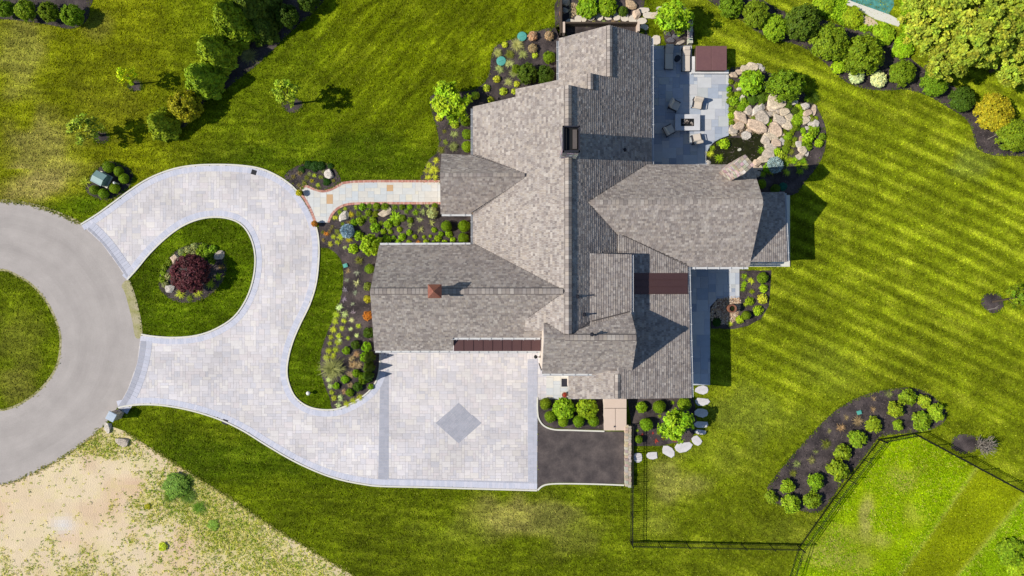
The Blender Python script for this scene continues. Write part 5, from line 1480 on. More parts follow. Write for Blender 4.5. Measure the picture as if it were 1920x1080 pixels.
def tree(kind, px, py, r, zc, col, label, name='tree', hgt=1.0, group=None, seed=1, base=None, limbs=7, cat='tree', trunk_r=.07):
    """trunk with limbs, crown of leaf clumps centred at height zc"""
    rr = r * (H - zc) / F; p = P(px, py, zc); b = P(*base, 0) if base else Vector((p.x, p.y, 0))
    t = tag(empty(name, b), label, cat, group); rnd = random.Random(seed + int(px))
    mb = MB(); top = p - b; k1 = Vector((top.x * .5, top.y * .5, zc * .55))
    mb.tube((0, 0, 0), k1, trunk_r * rr / 1.2 + .04, trunk_r * rr / 1.8 + .025, 8); mb.tube(k1, top, trunk_r * rr / 1.8 + .025, .02, 7)
    for i in range(limbs):
        a = 2 * math.pi * i / limbs + rnd.uniform(-.3, .3); q = k1.lerp(top, rnd.uniform(0, .5)); e = top + Vector((math.cos(a) * rr * .75, math.sin(a) * rr * .75, rnd.uniform(-.2, .35) * rr))
        mb.tube(q, e, .03 + .02 * rr, .01, 5)
    mb.build('trunk', MAT['bark'], t)
    o = obj('crown', pr.choice(KIND[kind]), None, t, top, rnd.uniform(0, 6.28)); o.scale = (rr, rr, rr * hgt); o.color = (*(G[col] if isinstance(col, str) else col), 1)
    return t

# --- front bed
L = 'in the front bed between walk and garage'
g1 = 'green mounds in the front bed'
for x, y, r in ((679, 388, 6), (692, 386, 6), (706, 387, 6), (722, 388, 7), (740, 388, 6), (754, 388, 5), (672, 400, 6), (691, 399, 6), (704, 401, 6), (683, 408, 6), (675, 414, 7), (699, 413, 6), (728, 421, 7), (743, 418, 6), (754, 409, 6), (762, 397, 5), (779, 398, 6), (768, 388, 5), (785, 387, 5), (815, 386, 5), (769, 413, 5), (663, 417, 6), (714, 419, 5)):
    plant(pr.choice(('mound', 'finemound', 'tuft')), x, y, r, pr.choice(('mid', 'bright', 'mid')), 'small green perennial mound ' + L, g1)
g1 = 'yellow green spirea balls in the front bed'
for x, y, r in ((703, 427, 8), (672, 441, 8), (662, 466, 8), (749, 430, 5), (732, 435, 4), (719, 434, 5), (754, 444, 6), (738, 446, 4), (814, 431, 5), (827, 439, 5), (821, 447, 6), (842, 439, 6), (849, 450, 5), (834, 455, 5), (813, 455, 4), (799, 454, 5), (778, 444, 4), (767, 436, 5), (767, 454, 4), (746, 454, 5), (795, 444, 3), (807, 443, 3)):
    plant('mound', x, y, r, pr.choice(('lime', 'bright', 'lime')), 'lime green spirea ball ' + L, g1)
g1 = 'pale tufts in the front bed'
for x, y, r in ((769, 422, 6), (788, 430, 7), (809, 418, 6), (787, 411, 6), (793, 397, 6), (801, 387, 5), (728, 430, 4)):
    plant('sparse', x, y, r, pr.choice(('pale', 'pink', 'pale')), 'sparse pale perennial tuft in the front bed near the porch', g1)
plant('hosta', 740, 408, 10, 'bright', 'big leaved green hosta beside the cream boulder'); plant('broad', 810, 399, 10, 'pale', 'variegated pale shrub at the porch end of the brick edging')
for x, y, r, l in ((837, 424, 10.5, 'clipped boxwood ball standing alone with a dark shadow near the porch window'), (870, 424, 11, 'clipped boxwood ball against the house under the porch window'), (869, 447, 11, 'clipped boxwood ball in the corner by the garage gutter')): plant('ball', x, y, r, 'box', l)
g1 = 'low yellow and rust plants at the west end of the front bed'
for x, y, r, c in ((625, 444, 5, 'yel'), (638, 444, 6, 'yel'), (654, 449, 6, 'gold'), (633, 455, 5, 'yel'), (619, 457, 5, 'yel'), (647, 464, 4, 'pale'), (606, 450, 4, 'brown'), (611, 438, 5, 'orange'), (605, 435, 4, 'olive'), (632, 434, 5, 'olive'), (629, 408, 5, 'yel'), (637, 398, 5, 'lime'), (647, 391, 4, 'yel'), (658, 402, 6, 'gold'), (667, 389, 4, 'yel'), (622, 426, 4, 'brown'), (642, 420, 4, 'mid'), (655, 418, 5, 'brown'), (618, 434, 4, 'brown'), (784, 454, 4, 'orange')):
    plant('tuft', x, y, r, c, 'low yellowish perennial at the drive end of the front bed', g1)
plant('needle', 651, 433, 12, 'blue', 'round blue spruce in the front bed below a white boulder', hf=.9)
plant('shrub', 694, 459, 21, 'lime', 'large leafy lime green shrub at the garage corner', hf=1.2); plant('mound', 724, 449, 8, 'bright', 'bright green bush right of the large leafy shrub')
plant('tuft', 673, 488, 8, 'olive', 'striped yellow green clump below the large leafy shrub'); plant('ball', 693, 504, 9, 'mid', 'dark rounded shrub at the garage wall below the leafy shrub')
g1 = 'silvery young plants beside the garage'
for x, y, r, c in ((669, 511, 5, 'silver'), (650, 525, 4, 'silver'), (669, 531, 6, 'wht'), (666, 549, 4, 'silver'), (647, 543, 4, 'lav'), (645, 561, 4, 'lav'), (661, 570, 3, 'silver'), (662, 586, 4, 'lav'), (652, 508, 4, 'pink')):
    plant('sparse', x, y, r + 1, c, 'small silvery young perennial in bare mulch beside the garage', g1)
for x, y, r, c, l in ((689, 537, 7.5, 'olive', 'olive yellow rounded shrub at the garage wall'), (689, 561, 6.5, 'gold', 'golden rounded shrub at the garage wall'), (689, 592, 8.5, 'orange', 'bright orange rounded shrub at the garage wall')): plant('finemound', x, y, r, c, l, hf=1.1, name='barberry_shrub', cat='shrub')
g1 = 'yellow green daylilies beside the grass strip'
for x, y, r in ((637, 576, 6), (630, 590, 6.5), (646, 589, 6.5), (628, 603, 6.5), (645, 602, 5), (659, 600, 4.5), (672, 611, 5), (625, 618, 6.5), (641, 616, 5), (657, 617, 4), (669, 629, 4), (620, 632, 5), (635, 630, 6), (652, 634, 4), (636, 640, 5), (618, 644, 5), (633, 642, 6), (616, 658, 6), (629, 656, 6), (612, 671, 6), (624, 668, 6), (619, 724, 5), (622, 736, 5), (626, 747, 6), (638, 747, 6), (650, 758, 6), (662, 752, 6), (674, 745, 6), (634, 760, 6), (616, 712, 5)):
    plant('tuft', x, y, r, pr.choice(('yel', 'wht', 'yel')), 'pale yellow green daylily clump along the grass strip', g1)
g1 = 'green bushes south west of the garage'
for x, y, r, hf in ((691, 623, 10, 1.2), (667, 646, 9, 1), (649, 657, 8, 1), (687, 650, 10, 1.3), (684, 670, 10, 1.4), (682, 709, 11, 1.4), (671, 724, 9, 1.2), (647, 712, 8, 1), (656, 736, 8, 1.1), (630, 723, 7, 1), (668, 700, 8, 1.2), (695, 725, 6, 1)):
    plant('lowshrub', x, y, r, pr.choice(('mid', 'bright', 'dark')), 'green leafy bush in the crowded bed at the garage corner', g1, hf)
g1 = 'upright evergreens at the garage corner'
for i, (x, y) in enumerate(((691, 671), (690, 690), (689, 706))): plant('evergreen', x, y, 10, 'dark', 'dark upright evergreen at the pavers, %s from the garage corner' % ORD[i], g1, 1.6)
g1 = 'pinkish astilbes in the garage corner bed'
for x, y, r in ((661, 684, 8), (657, 703, 7), (657, 722, 6), (672, 684, 7), (668, 664, 6), (660, 672, 6), (645, 735, 5)): plant('tuft', x, y, r, 'pink', 'pinkish brown feathery perennial among the green bushes', g1)
plant('grass', 622, 692, 25, 'grey', 'large grey green feathery ornamental grass at the grass strip', hf=.9)
# --- bed north west of the house
g1 = 'small grasses in the north west bed'
for x, y, r in ((969, 84, 12), (933, 99, 9), (956, 102, 9), (980, 101, 8), (956, 119, 8), (937, 130, 8), (953, 153, 7), (963, 137, 9), (851, 251, 7), (850, 275, 9), (827, 281, 7), (833, 246, 4), (835, 266, 5)):
    plant('grass' if r > 8 else 'tuft', x, y, r, pr.choice(('pale', 'olive', 'grey')), 'pale green fountain grass in the north west bed', g1, .8)
g1 = 'pink tinged spireas by the lids'
for x, y in ((999, 67), (1030, 66), (999, 90)): plant('broad', x, y, 9, 'pink', 'pinkish flowering shrub near the turquoise lid', g1, .9)
g1 = 'bright yellow balls in the north west bed'
for x, y, r in ((932, 148, 6), (912, 165, 6.5), (944, 171, 6.5), (892, 179, 6.5), (920, 187, 6), (817, 200, 6), (823, 221, 6.5), (853, 233, 7), (947, 84, 5), (969, 157, 5), (964, 171, 5), (1003, 103, 5)):
    plant('mound', x, y, r, 'yel', 'bright yellow round spirea in the north west bed', g1, 1.0)
for x, y, r, l in ((990, 136, 20, 'large dark green shrub in front of the north gable step'), (1022, 138, 18, 'dark green shrub against the wall of the north wing'), (1030, 106, 13, 'green shrub by the north wing wall above the darker ones'), (968, 128, 9, 'small green shrub beside the large dark one')): plant('bigshrub', x, y, r, 'dark' if r > 13 else 'mid', l, hf=1.3)
tree('crown', 846, 190, 37, 2.0, 'lime', 'spreading lime green small tree at the north west roof corner', 'small_tree', .8, base=(852, 206))
for x, y, r, c, l in ((873, 228, 9, 'mid', 'green shrub at the west eave just under the small tree'), (876, 252, 10, 'mid', 'rounded green shrub halfway along the west eave'), (876, 275, 10, 'box', 'dark rounded shrub in the corner above the porch roof')): plant('ball', x, y, r, c, l)
g1 = 'yellow green plants north of the porch'
for x, y, r in ((817, 301, 6), (804, 309, 6), (815, 318, 8), (799, 320, 5), (802, 332, 6), (815, 332, 6), (808, 322, 5)): plant('tuft', x, y, r, 'yel', 'yellow green clump in the small bed at the walk end', g1)
# --- bed beside the walk
g1 = 'low dark junipers beside the walk'
for x, y, r in ((590, 312, 10), (579, 309, 8), (602, 311, 8), (612, 341, 7), (566, 318, 7), (620, 312, 6)): plant('lowshrub', x, y, r, 'deep', 'low dark green juniper in the small bed beside the walk', g1, .5)
g1 = 'small flowers beside the walk'
for x, y, r, c in ((562, 324, 6, 'brown'), (550, 331, 5, 'brown'), (575, 333, 5, 'olive'), (589, 329, 4, 'yel'), (585, 339, 4, 'gold'), (596, 347, 4, 'yel'), (602, 332, 5, 'olive'), (570, 342, 5, 'olive'), (560, 347, 4, 'brown'), (625, 339, 4, 'olive'), (580, 326, 4, 'grey'), (606, 322, 4, 'grey'), (566, 352, 4, 'mid')): plant('tuft', x, y, r, c, 'small yellowish flowering plant in the small bed beside the walk', g1)
# --- island
tree('maple', 356, 513, 37, 1.4, 'red2', 'dark red weeping maple on the driveway island', 'red_maple', .75, base=(362, 513), limbs=9)
g1 = 'green mounds round the red maple'
for x, y, r in ((340, 472, 6.5), (353, 468, 6.5), (365, 463, 7), (381, 463, 7), (399, 468, 7.5), (392, 478, 7), (374, 473, 8), (364, 478, 7), (385, 471, 6), (379, 484, 6), (317, 492, 6.5), (309, 500, 5.5), (306, 512, 5.5), (304, 524, 6.5), (310, 533, 6.5), (315, 518, 6), (348, 480, 6), (397, 489, 6)): plant('mound', x, y, r, pr.choice(('mid', 'bright', 'grey')), 'green rounded perennial circling the red maple', g1, .9)
g1 = 'yellow striped tufts below the red maple'
for x, y, r, c in ((337, 551, 8, 'yel'), (370, 548, 8, 'yel'), (355, 560, 6, 'mid'), (394, 533, 8, 'yel'), (409, 518, 7, 'lime'), (415, 500, 6, 'brown')): plant('tuft', x, y, r, c, 'yellow striped grass tuft on the shaded side of the red maple', g1)
# --- utility bed
g1 = 'boxwood balls round the transformer'
for x, y, r in ((204, 313, 10), (222, 321, 9.5), (232, 335, 9.5), (215, 353, 9.5), (194, 363, 9.5), (177, 356, 9)): plant('ball', x, y, r, 'box', 'clipped boxwood ball in the ring round the transformer cabinet', g1)
plant('sparse', 159, 341, 10, 'yel', 'weedy pale green clump behind the transformer cabinet')
# --- top left and the evergreen row
g1 = 'round shrubs in the corner bed'
for i, (x, y, r) in enumerate(((131, 25, 23), (87, 19, 20), (44, 17, 20), (5, 14, 16))): plant('bigshrub', x, y, r, 'mid', 'round green shrub, %s from the rounded tip of the corner bed' % ORD[i], g1, 1.3)
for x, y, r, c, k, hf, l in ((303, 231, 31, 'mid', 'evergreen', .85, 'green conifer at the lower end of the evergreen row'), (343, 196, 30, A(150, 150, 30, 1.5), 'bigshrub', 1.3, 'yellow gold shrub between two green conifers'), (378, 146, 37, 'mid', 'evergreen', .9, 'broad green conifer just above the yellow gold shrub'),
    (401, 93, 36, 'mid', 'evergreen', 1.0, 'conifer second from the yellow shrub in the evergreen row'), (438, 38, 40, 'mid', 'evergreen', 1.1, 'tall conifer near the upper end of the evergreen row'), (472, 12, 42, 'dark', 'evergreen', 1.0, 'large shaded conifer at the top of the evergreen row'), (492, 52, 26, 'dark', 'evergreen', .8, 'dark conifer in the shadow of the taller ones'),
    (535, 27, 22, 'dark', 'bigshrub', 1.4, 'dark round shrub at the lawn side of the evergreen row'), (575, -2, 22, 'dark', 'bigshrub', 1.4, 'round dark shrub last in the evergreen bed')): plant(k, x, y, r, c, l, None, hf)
plant('grass', 466, 104, 17, 'grey', 'grey green grass clump lying in the shade of the conifers', hf=.7)
# saplings in the lawn
tree('thincrown', 537, 173, 30, 2.8, A(148, 168, 40, 1.5), 'young lime green tree in the lawn north of the drive', 'sapling', 1.0, base=(546, 196), limbs=5, seed=2)
tree('thincrown', 237, 141, 19, 2.2, A(200, 214, 30, 1.6), 'slender yellow sapling in the lawn beside the evergreen row', 'sapling', 1.3, base=(251, 158), limbs=4, seed=3)
tree('thincrown', 158, 240, 32, 2.4, A(150, 164, 48, 1.5), 'thin leafed pale sapling in the dry lawn near the transformer', 'sapling', .9, base=(190, 254), limbs=5, seed=4)
tree('thincrown', 1910, 556, 24, 2.6, 'mid', 'young tree leaning from the mulch ring at the far lawn', 'sapling', 1.0, base=(1862, 566), limbs=6, seed=5)
t_ = plant('twig', 1845, 836, 26, 'pale', 'bare leafless shrub spreading from a mulch ring', hf=1.2)
# --- pond bed
plant('broad', 1411, 152, 24, 'bright', 'big bright green lobed shrub in the rockery', hf=.9); plant('bigshrub', 1477, 158, 33, 'mid', 'largest green shrub of the rockery with a long shadow', hf=1.1, sx=1.1)
g1 = 'green plants at the patio edge of the rockery'
for x, y, r in ((1371, 153, 5), (1367, 167, 5), (1370, 178, 6), (1376, 189, 9), (1372, 205, 6), (1371, 217, 6), (1383, 160, 6), (1395, 174, 6), (1394, 190, 7), (1372, 230, 5)): plant('mound', x, y, r, pr.choice(('lime', 'bright', 'mid')), 'small green plant along the patio edge of the rockery', g1)
g1 = 'creeping green plants between the rocks'
for x, y, r in ((1411, 186, 10), (1428, 177, 11), (1429, 190, 8), (1389, 201, 9), (1476, 196, 9), (1492, 207, 8), (1503, 213, 8), (1494, 226, 12), (1486, 239, 10), (1477, 255, 9), (1469, 250, 8), (1477, 269, 9), (1474, 281, 8), (1505, 245, 6), (1513, 186, 6)): plant('lowshrub', x, y, r, pr.choice(('mid', 'bright', 'dark')), 'creeping green shrub between the rockery boulders', g1, .55)
g1 = 'small plants tucked between the rocks'
rk = random.Random(77)
for x, y in ((1400, 195), (1438, 183), (1466, 200), (1482, 210), (1400, 230), (1412, 222), (1440, 228), (1463, 262), (1484, 250), (1496, 240), (1500, 218), (1470, 278), (1484, 285), (1490, 262), (1383, 178), (1402, 168), (1426, 198), (1448, 172), (1498, 200), (1518, 240), (1522, 224), (1480, 300), (1488, 272), (1380, 195), (1380, 210), (1366, 190), (1420, 165), (1530, 222)):
    plant(rk.choice(('lowshrub', 'mound', 'tuft')), x, y, rk.uniform(4, 7.5), rk.choice(('mid', 'bright', 'dark', 'olive', 'lime')), 'small green plant tucked between the pale rocks', g1, .6)
g1 = 'yellow green plants south of the rockery'
for x, y, r in ((1457, 285, 8), (1463, 291, 8), (1472, 295, 7), (1475, 307, 7), (1440, 315, 8), (1446, 321, 7), (1431, 326, 6), (1475, 322, 7), (1490, 300, 7), (1506, 302, 7), (1497, 309, 7), (1510, 311, 6), (1500, 321, 7), (1428, 281, 7), (1359, 269, 9), (1347, 267, 5), (1331, 288, 7), (1336, 277, 6)): plant('tuft' if r < 8 else 'mound', x, y, r, pr.choice(('lime', 'yel', 'bright')), 'bright yellow green clump near the pond', g1)
g1 = 'flowering mounds at the east edge of the rockery'
for x, y, r, c in ((1515, 259, 10, 'lime'), (1526, 248, 8, 'mid'), (1542, 256, 6, 'mid'), (1536, 269, 7, 'lime'), (1516, 275, 7, 'mid'), (1508, 271, 6, 'mid'), (1529, 243, 7, 'bright'), (1521, 217, 4, 'mid')): plant('mound', x, y, r, c, 'green mound on the lawn side of the rockery', g1)
plant('grass', 1524, 183, 13, 'dark', 'dark grassy clump in the shade of the large rockery shrub', hf=.7)
plant('needle', 1454, 309, 13, 'blue', 'round blue spruce near the stone chimney', hf=.85); plant('tuft', 1350, 296, 8, 'lime', 'green water iris standing in the pond', hf=1.5)
for x, y, r, c, l in ((1428, 345, 9, 'box', 'shaded boxwood ball at the gable corner'), (1454, 354, 9, 'dark', 'shaded green shrub just above the east porch roof'), (1468, 350, 8, 'teal', 'blue green shaded shrub next to the east porch roof')): plant('ball', x, y, r, c, l)
# --- terrace north
for x, y, r, l in ((1102, 12, 20, 'bright green leafy shrub on the terrace above the path'), (1139, 11, 18, 'green leafy shrub in the middle of the terrace'), (1168, 20, 10, 'small dark green shrub at the end of the terrace')): plant('broad', x, y, r, 'bright' if r > 10 else 'dark', l, hf=.8)
g1 = 'small plants at the timber wall'
for x, y in ((1113, 44), (1150, 42), (1162, 44), (1132, 42), (1097, 45)): plant('tuft', x, y, 5, pr.choice(('pale', 'yel', 'pink')), 'small pale plant behind the timber wall', g1)
tree('crown', 1265, 33, 34, 2.0, 'bright', 'bright green tree beside the terrace path', 'small_tree', .85, base=(1262, 48))
plant('ball', 1203, 59, 6, 'dark', 'small dark clipped ball at the north east house corner')
# --- north east bed
for x, y, r, c, hf, l in ((1374, 8, 24, 'mid', 1.0, 'bright green shrub at the start of the long mulch bed'), (1421, 24, 29, 'mid', 1.0, 'large bright green shrub second in the long mulch bed'), (1457, 50, 25, 'bright', .9, 'lime green shrub at the mulch edge below a darker one'), (1509, 38, 34, 'dark', 1.0, 'grey green round shrub left of the pool coping'),
    (1561, 76, 39, 'mid', .95, 'wide dome shaped green shrub below the pool'), (1623, 100, 39, 'mid', .95, 'second wide dome shrub beside the flowering hydrangeas'), (1694, 136, 25, 'mid', .8, 'mid green shrub at the edge of the big tree'), (1755, 153, 26, 'mid', .8, 'low green shrub under the big tree edge'), (1807, 184, 24, 'dark', .9, 'dark green round shrub left of the yellow one'),
    (1868, 208, 36, 'gold', .7, 'wide golden yellow shrub at the end of the mulch bed'), (1905, 254, 31, 'mid', .9, 'green shrub below the golden yellow shrub')): plant('bigshrub', x, y, r, c, l, None, hf)
for x, y, r, c, l in ((1574, 124, 14, 'lime', 'small yellow green hydrangea between two dome shrubs'), (1608, 142, 14, 'wht', 'white flowering hydrangea in front of the dome shrub'), (1649, 148, 15, 'wht', 'white flowering hydrangea at the mulch edge right of its twin')): plant('broad', x, y, r, c, l, None, .8)
for x, y, r, zc, l in ((1748, 34, 66, 3.4, 'yellow green tree next to the pool'), (1835, 58, 78, 3.8, 'big yellow green tree in the middle of the grove'), (1908, 20, 74, 3.9, 'yellow green tree at the upper edge of the grove'), (1775, 105, 50, 2.8, 'lower yellow green tree at the front of the grove'), (1905, 112, 52, 3.0, 'yellow green tree at the meadow side of the grove')): tree('canopy', x, y, r, zc, A(164, 176, 54, 1.4), l, 'tree', 1.0, seed=int(x), limbs=9)
plant('lowshrub', 1600, 30, 20, 'lime', 'yellow green undergrowth beside the pool coping', hf=.5); plant('lowshrub', 1655, 66, 22, 'lime', 'yellow green undergrowth below the bare soil patch', hf=.5); plant('lowshrub', 1545, 8, 20, 'lime', 'yellow green undergrowth above the grey green shrub', hf=.5); plant('lowshrub', 1690, 90, 20, 'lime', 'yellow green undergrowth between the dome shrub and the grove', hf=.5)
# --- fenced bed south east
g1 = 'bright green shrubs in the fenced bed'
for i, (x, y, r) in enumerate(sorted(((1700, 743, 18), (1732, 752, 15), (1755, 773, 18), (1677, 768, 18), (1727, 789, 19), (1684, 797, 13), (1637, 797, 16), (1607, 822, 18), (1578, 847, 19), (1567, 882, 20), (1528, 902, 18), (1475, 910, 17), (1483, 943, 16), (1522, 937, 15), (1447, 931, 14)))): plant('loose', x, y, r * pr.uniform(.82, 1.05), A(*pr.choice(((130, 154, 30), (142, 164, 34), (120, 146, 28))), 1.5), 'bright yellow green shrub, %s along the fenced bed from its dry lawn end' % ORD[i], g1, .9)
g1 = 'small grey green plants in the fenced bed'
for x, y, r in ((1668, 740, 7), (1638, 748, 5), (1637, 768, 6), (1587, 783, 6), (1610, 790, 9), (1577, 802, 8), (1555, 808, 5), (1550, 833, 9), (1530, 847, 5), (1522, 863, 7), (1495, 870, 7), (1488, 888, 7)): plant('sparse' if r < 7 else 'tuft', x, y, r, pr.choice(('grey', 'olive', 'pink')), 'small greyish perennial on the open side of the fenced bed', g1)
# --- stoop bed and step bed
g1 = 'boxwood balls along the white kerb'
for i, (x, y, r) in enumerate(((1023, 757, 11), (1032, 781, 11), (1056, 791, 10.5), (1085, 790, 11.5), (1113, 790, 10.5))): plant('ball', x, y, r, 'box', 'clipped boxwood ball along the white kerb, %s from the stoop' % ORD[i], g1)
plant('broad', 1057, 768, 20, 'bright', 'bright green hydrangea nearer the flagstone stoop', hf=.8); plant('broad', 1102, 766, 21, 'bright', 'bright green hydrangea nearer the tan bulkhead', hf=.8)
plant('broad', 1204, 764, 11, 'bright', 'small leafy green shrub right of the bulkhead')
for x, y, r, l in ((1236, 763, 11.5, 'clipped ball shrub below the south gable between two others'), (1283, 757, 12.5, 'clipped ball shrub at the south east house corner'), (1212, 796, 12, 'clipped ball shrub in the middle of the step bed')): plant('ball', x, y, r, 'box', l)
tree('crown', 1270, 798, 31, 2.0, 'bright', 'lime green small tree beside the stepping stones', 'small_tree', .85, base=(1263, 788))
plant('ball', 1198, 824, 7.5, 'mid', 'small ball shrub near the fence start')
g1 = 'red flowers in the step bed'
for x, y, r in ((1230, 827, 4.6), (1244, 822, 3.6), (1265, 826, 4.4), (1224, 812, 2.8), (1204, 815, 3.2)): plant('sparse', x, y, r, 'red', 'small red flowering plant below the lime green tree', g1, name='red_flower', cat='flower')
g1 = 'tiny green plants in the step bed'
for x, y, r in ((1195, 807, 3.5), (1235, 812, 4), (1237, 780, 4), (1261, 755, 4)): plant('tuft', x, y, r, pr.choice(('lime', 'pink')), 'tiny green plant among the ball shrubs of the step bed', g1)
# --- urn bed
g1 = 'yellow green plants round the urn'
for x, y, r in ((1396, 518, 6), (1409, 527, 6), (1396, 532, 6), (1393, 542, 5), (1410, 547, 5), (1432, 541, 7), (1430, 561, 9), (1406, 565, 7), (1422, 582, 9), (1397, 571, 4), (1369, 607, 5), (1387, 600, 7)): plant('tuft' if r < 7 else 'mound', x, y, r, pr.choice(('lime', 'yel')), 'yellow green clump in the bed beside the bronze urn', g1)
plant('lowshrub', 1430, 521, 11, 'mid', 'green shrub at the far corner of the urn bed'); plant('ball', 1399, 591, 8, 'mid', 'rounded green shrub right of the urn pebbles'); plant('lowshrub', 1344, 604, 8, 'deep', 'dark low plant at the shaded end of the pebbles', hf=.5)
# --- pots with flowers
def pot(px, py, r, col, label, z=0.05):
    t = tag(empty('flower_pot', P(px, py, z)), label, 'flower pot')
    mb = MB(); mb.lathe([(.13, 0), (.2, .35), (.24, .4), (.24, .46), (.19, .45)], seg=16); mb.build('pot', MAT['terracotta'], t)
    o = obj('flowers', pr.choice(KIND['mound']), None, t, (0, 0, .4)); o.scale = (M(r),) * 3; o.color = (*G[col], 1)
    o = obj('foliage', pr.choice(KIND['tuft']), None, t, (0, 0, .4)); o.scale = (M(r) * .9, M(r) * .9, M(r) * 1.6); o.color = (*G['mid'], 1)
pot(563, 363, 6, 'gold', 'flower pot with yellow blooms at the upper corner of the walk'); pot(592, 420, 6, 'orange', 'flower pot with orange blooms at the lower corner of the walk'); pot(1058, 739, 4, 'red', 'small pot with red blooms on the stoop', .13)
# --- wild growth on the sandy lot
WG = A(108, 138, 46, 1.6)
plant('bigshrub', 328, 912, 27, WG, 'largest wild dark green bush on the sandy lot', hf=.35)
for x, y, r, l in ((352, 930, 17, 'ragged green weed bush touching the largest wild bush'), (318, 932, 13, 'low weed bush on the road side of the largest wild bush'), (352, 900, 11, 'small weed bush at the lawn side of the largest wild bush'), (372, 952, 13, 'small green weed bush trailing away from the wild bushes')): plant('grass', x, y, r * 1.1, A(104, 132, 40, 1.6), l, hf=.45, name='weed_bush', cat='bush')
plant('lowshrub', 400, 985, 11, A(120, 146, 50, 1.5), 'low weeds at the end of the wild bush patch', hf=.3); plant('lowshrub', 305, 1025, 9, 'yel', 'small yellowish weed on the sandy lot', hf=.6); plant('lowshrub', 277, 950, 6, 'gold', 'small golden weed left of the wild bush', hf=.6)
plant('lowshrub', 1895, 1035, 26, 'bright', 'rough green bush at the meadow corner', hf=.5); plant('lowshrub', 1912, 1066, 24, 'lime', 'yellow green weeds at the meadow corner', hf=.4)
def tufts(name, n, test, size, cols, seed, lab, box_px, z=.01):
    rnd = np.random.default_rng(seed); x = rnd.uniform(box_px[0], box_px[1], n); y = rnd.uniform(box_px[2], box_px[3], n)
    k = test(x, y, rnd); x, y = x[k], y[k]; n = len(x); B = 6
    X = (x - 960) * H / F; Y = (540 - y) * H / F
    s = np.repeat(size * rnd.uniform(.5, 1.5, n), B); a = rnd.uniform(0, 6.28, n * B); e = rnd.uniform(.25, 1.2, n * B)
    c = np.stack([np.repeat(X, B) + rnd.normal(0, .4, n * B) * s, np.repeat(Y, B) + rnd.normal(0, .4, n * B) * s, np.full(n * B, z)], 1)
    d = np.stack([np.cos(a) * np.cos(e), np.sin(a) * np.cos(e), np.sin(e)], 1) * s[:, None]; w = np.stack([-np.sin(a), np.cos(a), np.zeros(n * B)], 1) * (s * .22)[:, None]
    V = np.stack([c - w * .5, c + d * .6 + w, c + d, c + d * .6 - w], 1).reshape(-1, 3)
    C = np.repeat(np.array(cols)[rnd.integers(0, len(cols), n)] * rnd.uniform(.75, 1.25, (n, 1)), B, 0)
    o = obj(name, mesh_np(name, V, np.arange(4 * n * B).reshape(-1, 4), C), MAT['blade']); o.color = (1, 1, 1, 1)
    return tag(o, lab, None, None, 'stuff')
LOT = ROAD_OUT[72:97] + [(-10, 1090), (680, 1090)] + [(620, 1056), (560, 1020), (500, 983), (450, 948), (400, 916), (345, 882), (300, 853), (262, 828), (232, 810)]
def lot_test(x, y, rnd): return inside_np(LOT, x, y) & (rnd.random(x.shape) < weed_density(x, y) * 1.1 + .02)
tufts('weeds', 34000, lot_test, .1, [A(*c, 2.1) for c in ((150, 160, 50), (126, 146, 46), (180, 176, 84), (190, 178, 110), (166, 166, 70), (110, 130, 44))], 3, 'scattered weeds and dry grass tufts over the sandy lot', (0, 690, 795, 1085))
def field_test(x, y, rnd):
    d1 = (x - 1817) * (1080 - 897) + (y - 897) * (1817 - 1687); d2 = (x - 1920) * (1073 - 933) + (y - 933) * (1920 - 1803)
    band = (d1 > 0) & (d2 < 0)
    return inside_np(FIELD, x, y) & ~band & (vnoise(x, y, 30, 9) > .25)
tufts('meadow_grass', 14000, field_test, .1, [A(*c, 1.75) for c in ((132, 160, 12), (116, 148, 10), (146, 166, 26), (160, 164, 60), (124, 152, 12))], 4, 'long tufty meadow grass beyond the fence', (1470, 1930, 805, 1090))
def tr_test(x, y, rnd): return (vnoise(x, y, 30, 9) > .3) & ~((x > 1585) & (x < 1690) & (y < 52)) & (y < (x - 1500) * .42 + 10)
tufts('undergrowth', 5000, tr_test, .2, [A(*c, 1.7) for c in ((132, 164, 30), (150, 176, 36), (116, 150, 30))], 6, 'yellow green undergrowth between the shrubs and the pool', (1520, 1720, -5, 110))
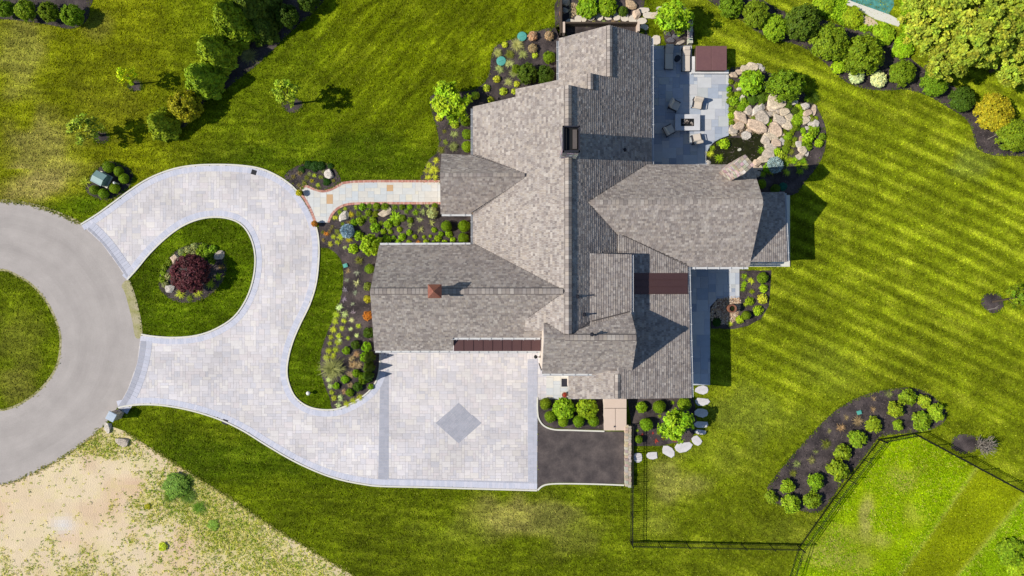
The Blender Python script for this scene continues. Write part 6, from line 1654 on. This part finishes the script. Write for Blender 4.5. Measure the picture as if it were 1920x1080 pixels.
# short blades over the mown lawn
def lawn_blades(n, seed):
    rnd = np.random.default_rng(seed)
    x = rnd.uniform(-30, 1950, n); y = rnd.uniform(-30, 1110, n)
    bad = inside_np(ROAD_OUT, x, y) & ~inside_np(ROAD_IN, x, y)
    for poly in (DRIVE, LOTP, PATIO, SIDE, WALK, [(700, 455), (887, 455), (830, 400), (830, 292), (890, 205), (1048, 150), (1048, 60), (1220, 66), (1220, 310), (1410, 310), (1475, 362), (1475, 490), (1296, 500), (1296, 745), (1066, 745), (1015, 700), (705, 655)], [(1008, 745), (1182, 745), (1182, 908), (1008, 916)]): bad |= inside_np(poly, x, y)
    for poly in list(BEDS.values()) + list(RINGS.values()): bad |= inside_np(poly, x, y)
    x, y = x[~bad], y[~bad]; n = len(x)
    X = (x - 960) * H / F; Y = (540 - y) * H / F
    C = LAWN_C[np.clip(np.searchsorted(LAWN_Y, Y), 0, len(LAWN_Y) - 1), np.clip(np.searchsorted(LAWN_X, X), 0, len(LAWN_X) - 1)]
    v = np.clip(1.25 + rnd.normal(0, .42, n), .45, 2.6)[:, None]; w = rnd.uniform(-.1, .14, n)
    C = C * v * np.stack([1 + w, np.ones(n), 1 + 2 * w], 1) + (rnd.random(n) < .06)[:, None] * np.array(A(150, 150, 70)) * .5
    s = rnd.uniform(.07, .15, n); a = rnd.uniform(0, 6.28, n); e = rnd.uniform(.1, .7, n)
    c = np.stack([X, Y, np.full(n, .004)], 1); d = np.stack([np.cos(a) * np.cos(e), np.sin(a) * np.cos(e), np.sin(e)], 1) * s[:, None]; ww = np.stack([-np.sin(a), np.cos(a), np.zeros(n)], 1) * (s * .3)[:, None]
    V = np.stack([c - ww * .4, c + d * .6 + ww, c + d, c + d * .6 - ww], 1).reshape(-1, 3)
    o = obj('lawn_grass', mesh_np('lawn_grass', V, np.arange(4 * n).reshape(-1, 4), C), MAT['blade']); o.color = (1, 1, 1, 1)
    tag(o, 'short grass blades of the mown lawn', None, None, 'stuff')
lawn_blades(420000, 17)
# thin fringe of longer grass where the lawn meets kerbs, beds and road
def fringe(path, n, seed, lab, cols, size=.07):
    rnd = np.random.default_rng(seed); w = np.array(W2(path)); seg = np.linalg.norm(np.diff(w, axis=0), axis=1); cum = np.concatenate([[0], np.cumsum(seg)])
    s = rnd.uniform(0, cum[-1], n); i = np.clip(np.searchsorted(cum, s) - 1, 0, len(seg) - 1); t = (s - cum[i]) / np.maximum(seg[i], 1e-6)
    p = w[i] + (w[i + 1] - w[i]) * t[:, None] + rnd.normal(0, .1, (n, 2))
    X, Y = p[:, 0], p[:, 1]; B = 4; sz = np.repeat(size * rnd.uniform(.6, 1.5, n), B); a = rnd.uniform(0, 6.28, n * B); e = rnd.uniform(.3, 1.2, n * B)
    c = np.stack([np.repeat(X, B), np.repeat(Y, B), np.full(n * B, .005)], 1); d = np.stack([np.cos(a) * np.cos(e), np.sin(a) * np.cos(e), np.sin(e)], 1) * sz[:, None]; ww = np.stack([-np.sin(a), np.cos(a), np.zeros(n * B)], 1) * (sz * .2)[:, None]
    V = np.stack([c - ww * .5, c + d * .6 + ww, c + d, c + d * .6 - ww], 1).reshape(-1, 3)
    C = np.repeat(np.array(cols)[rnd.integers(0, len(cols), n)], B, 0)
    o = obj('grass_fringe', mesh_np('grass_fringe', V, np.arange(4 * n * B).reshape(-1, 4), C), MAT['blade']); o.color = (1, 1, 1, 1); tag(o, lab, None, None, 'stuff')
GC = [A(*c, 1.5) for c in ((92, 116, 14), (80, 104, 10), (110, 124, 24), (130, 134, 40))]
for i, (k, n) in enumerate((('northwest', 700), ('walkside', 300), ('island', 420), ('utility', 350), ('topleft', 250), ('evergreen', 700), ('pond', 400), ('northeast', 900), ('southeast', 900))):
    pts = spline(BEDS[k], 3, True)
    fringe(pts + pts[:1], n, 70 + i, 'uneven grass edge along a mulch bed', GC, .1)
for i, (k, pts) in enumerate(RINGS.items()): pts = spline(pts, 3, True); fringe(pts + pts[:1], 160, 90 + i, 'uneven grass edge round a mulch ring', GC, .1)

# ragged edge between lawn and sandy lot
edge = spline([(665, 1081), (620, 1054), (560, 1018), (500, 981), (450, 946), (400, 914), (345, 880), (300, 851), (262, 826), (232, 808)], 4)
fringe(edge, 900, 140, 'ragged grass edge between lawn and sandy lot', [A(176, 170, 90, 1.5), A(150, 154, 60, 1.5), A(126, 138, 40, 1.5)], .1)
fringe(ROAD_OUT[72:97], 350, 141, 'dry grass edge between road and sandy lot', [A(180, 170, 100, 1.4), A(140, 146, 60, 1.4)], .1)
fringe(ROAD_OUT[:19], 300, 142, 'dry grass edge along the road', [A(170, 164, 90, 1.4), A(120, 130, 40, 1.4)], .1)
fringe(ROAD_IN, 350, 143, 'dry grass edge of the road island', [A(170, 164, 90, 1.4), A(130, 136, 44, 1.6)], .08)
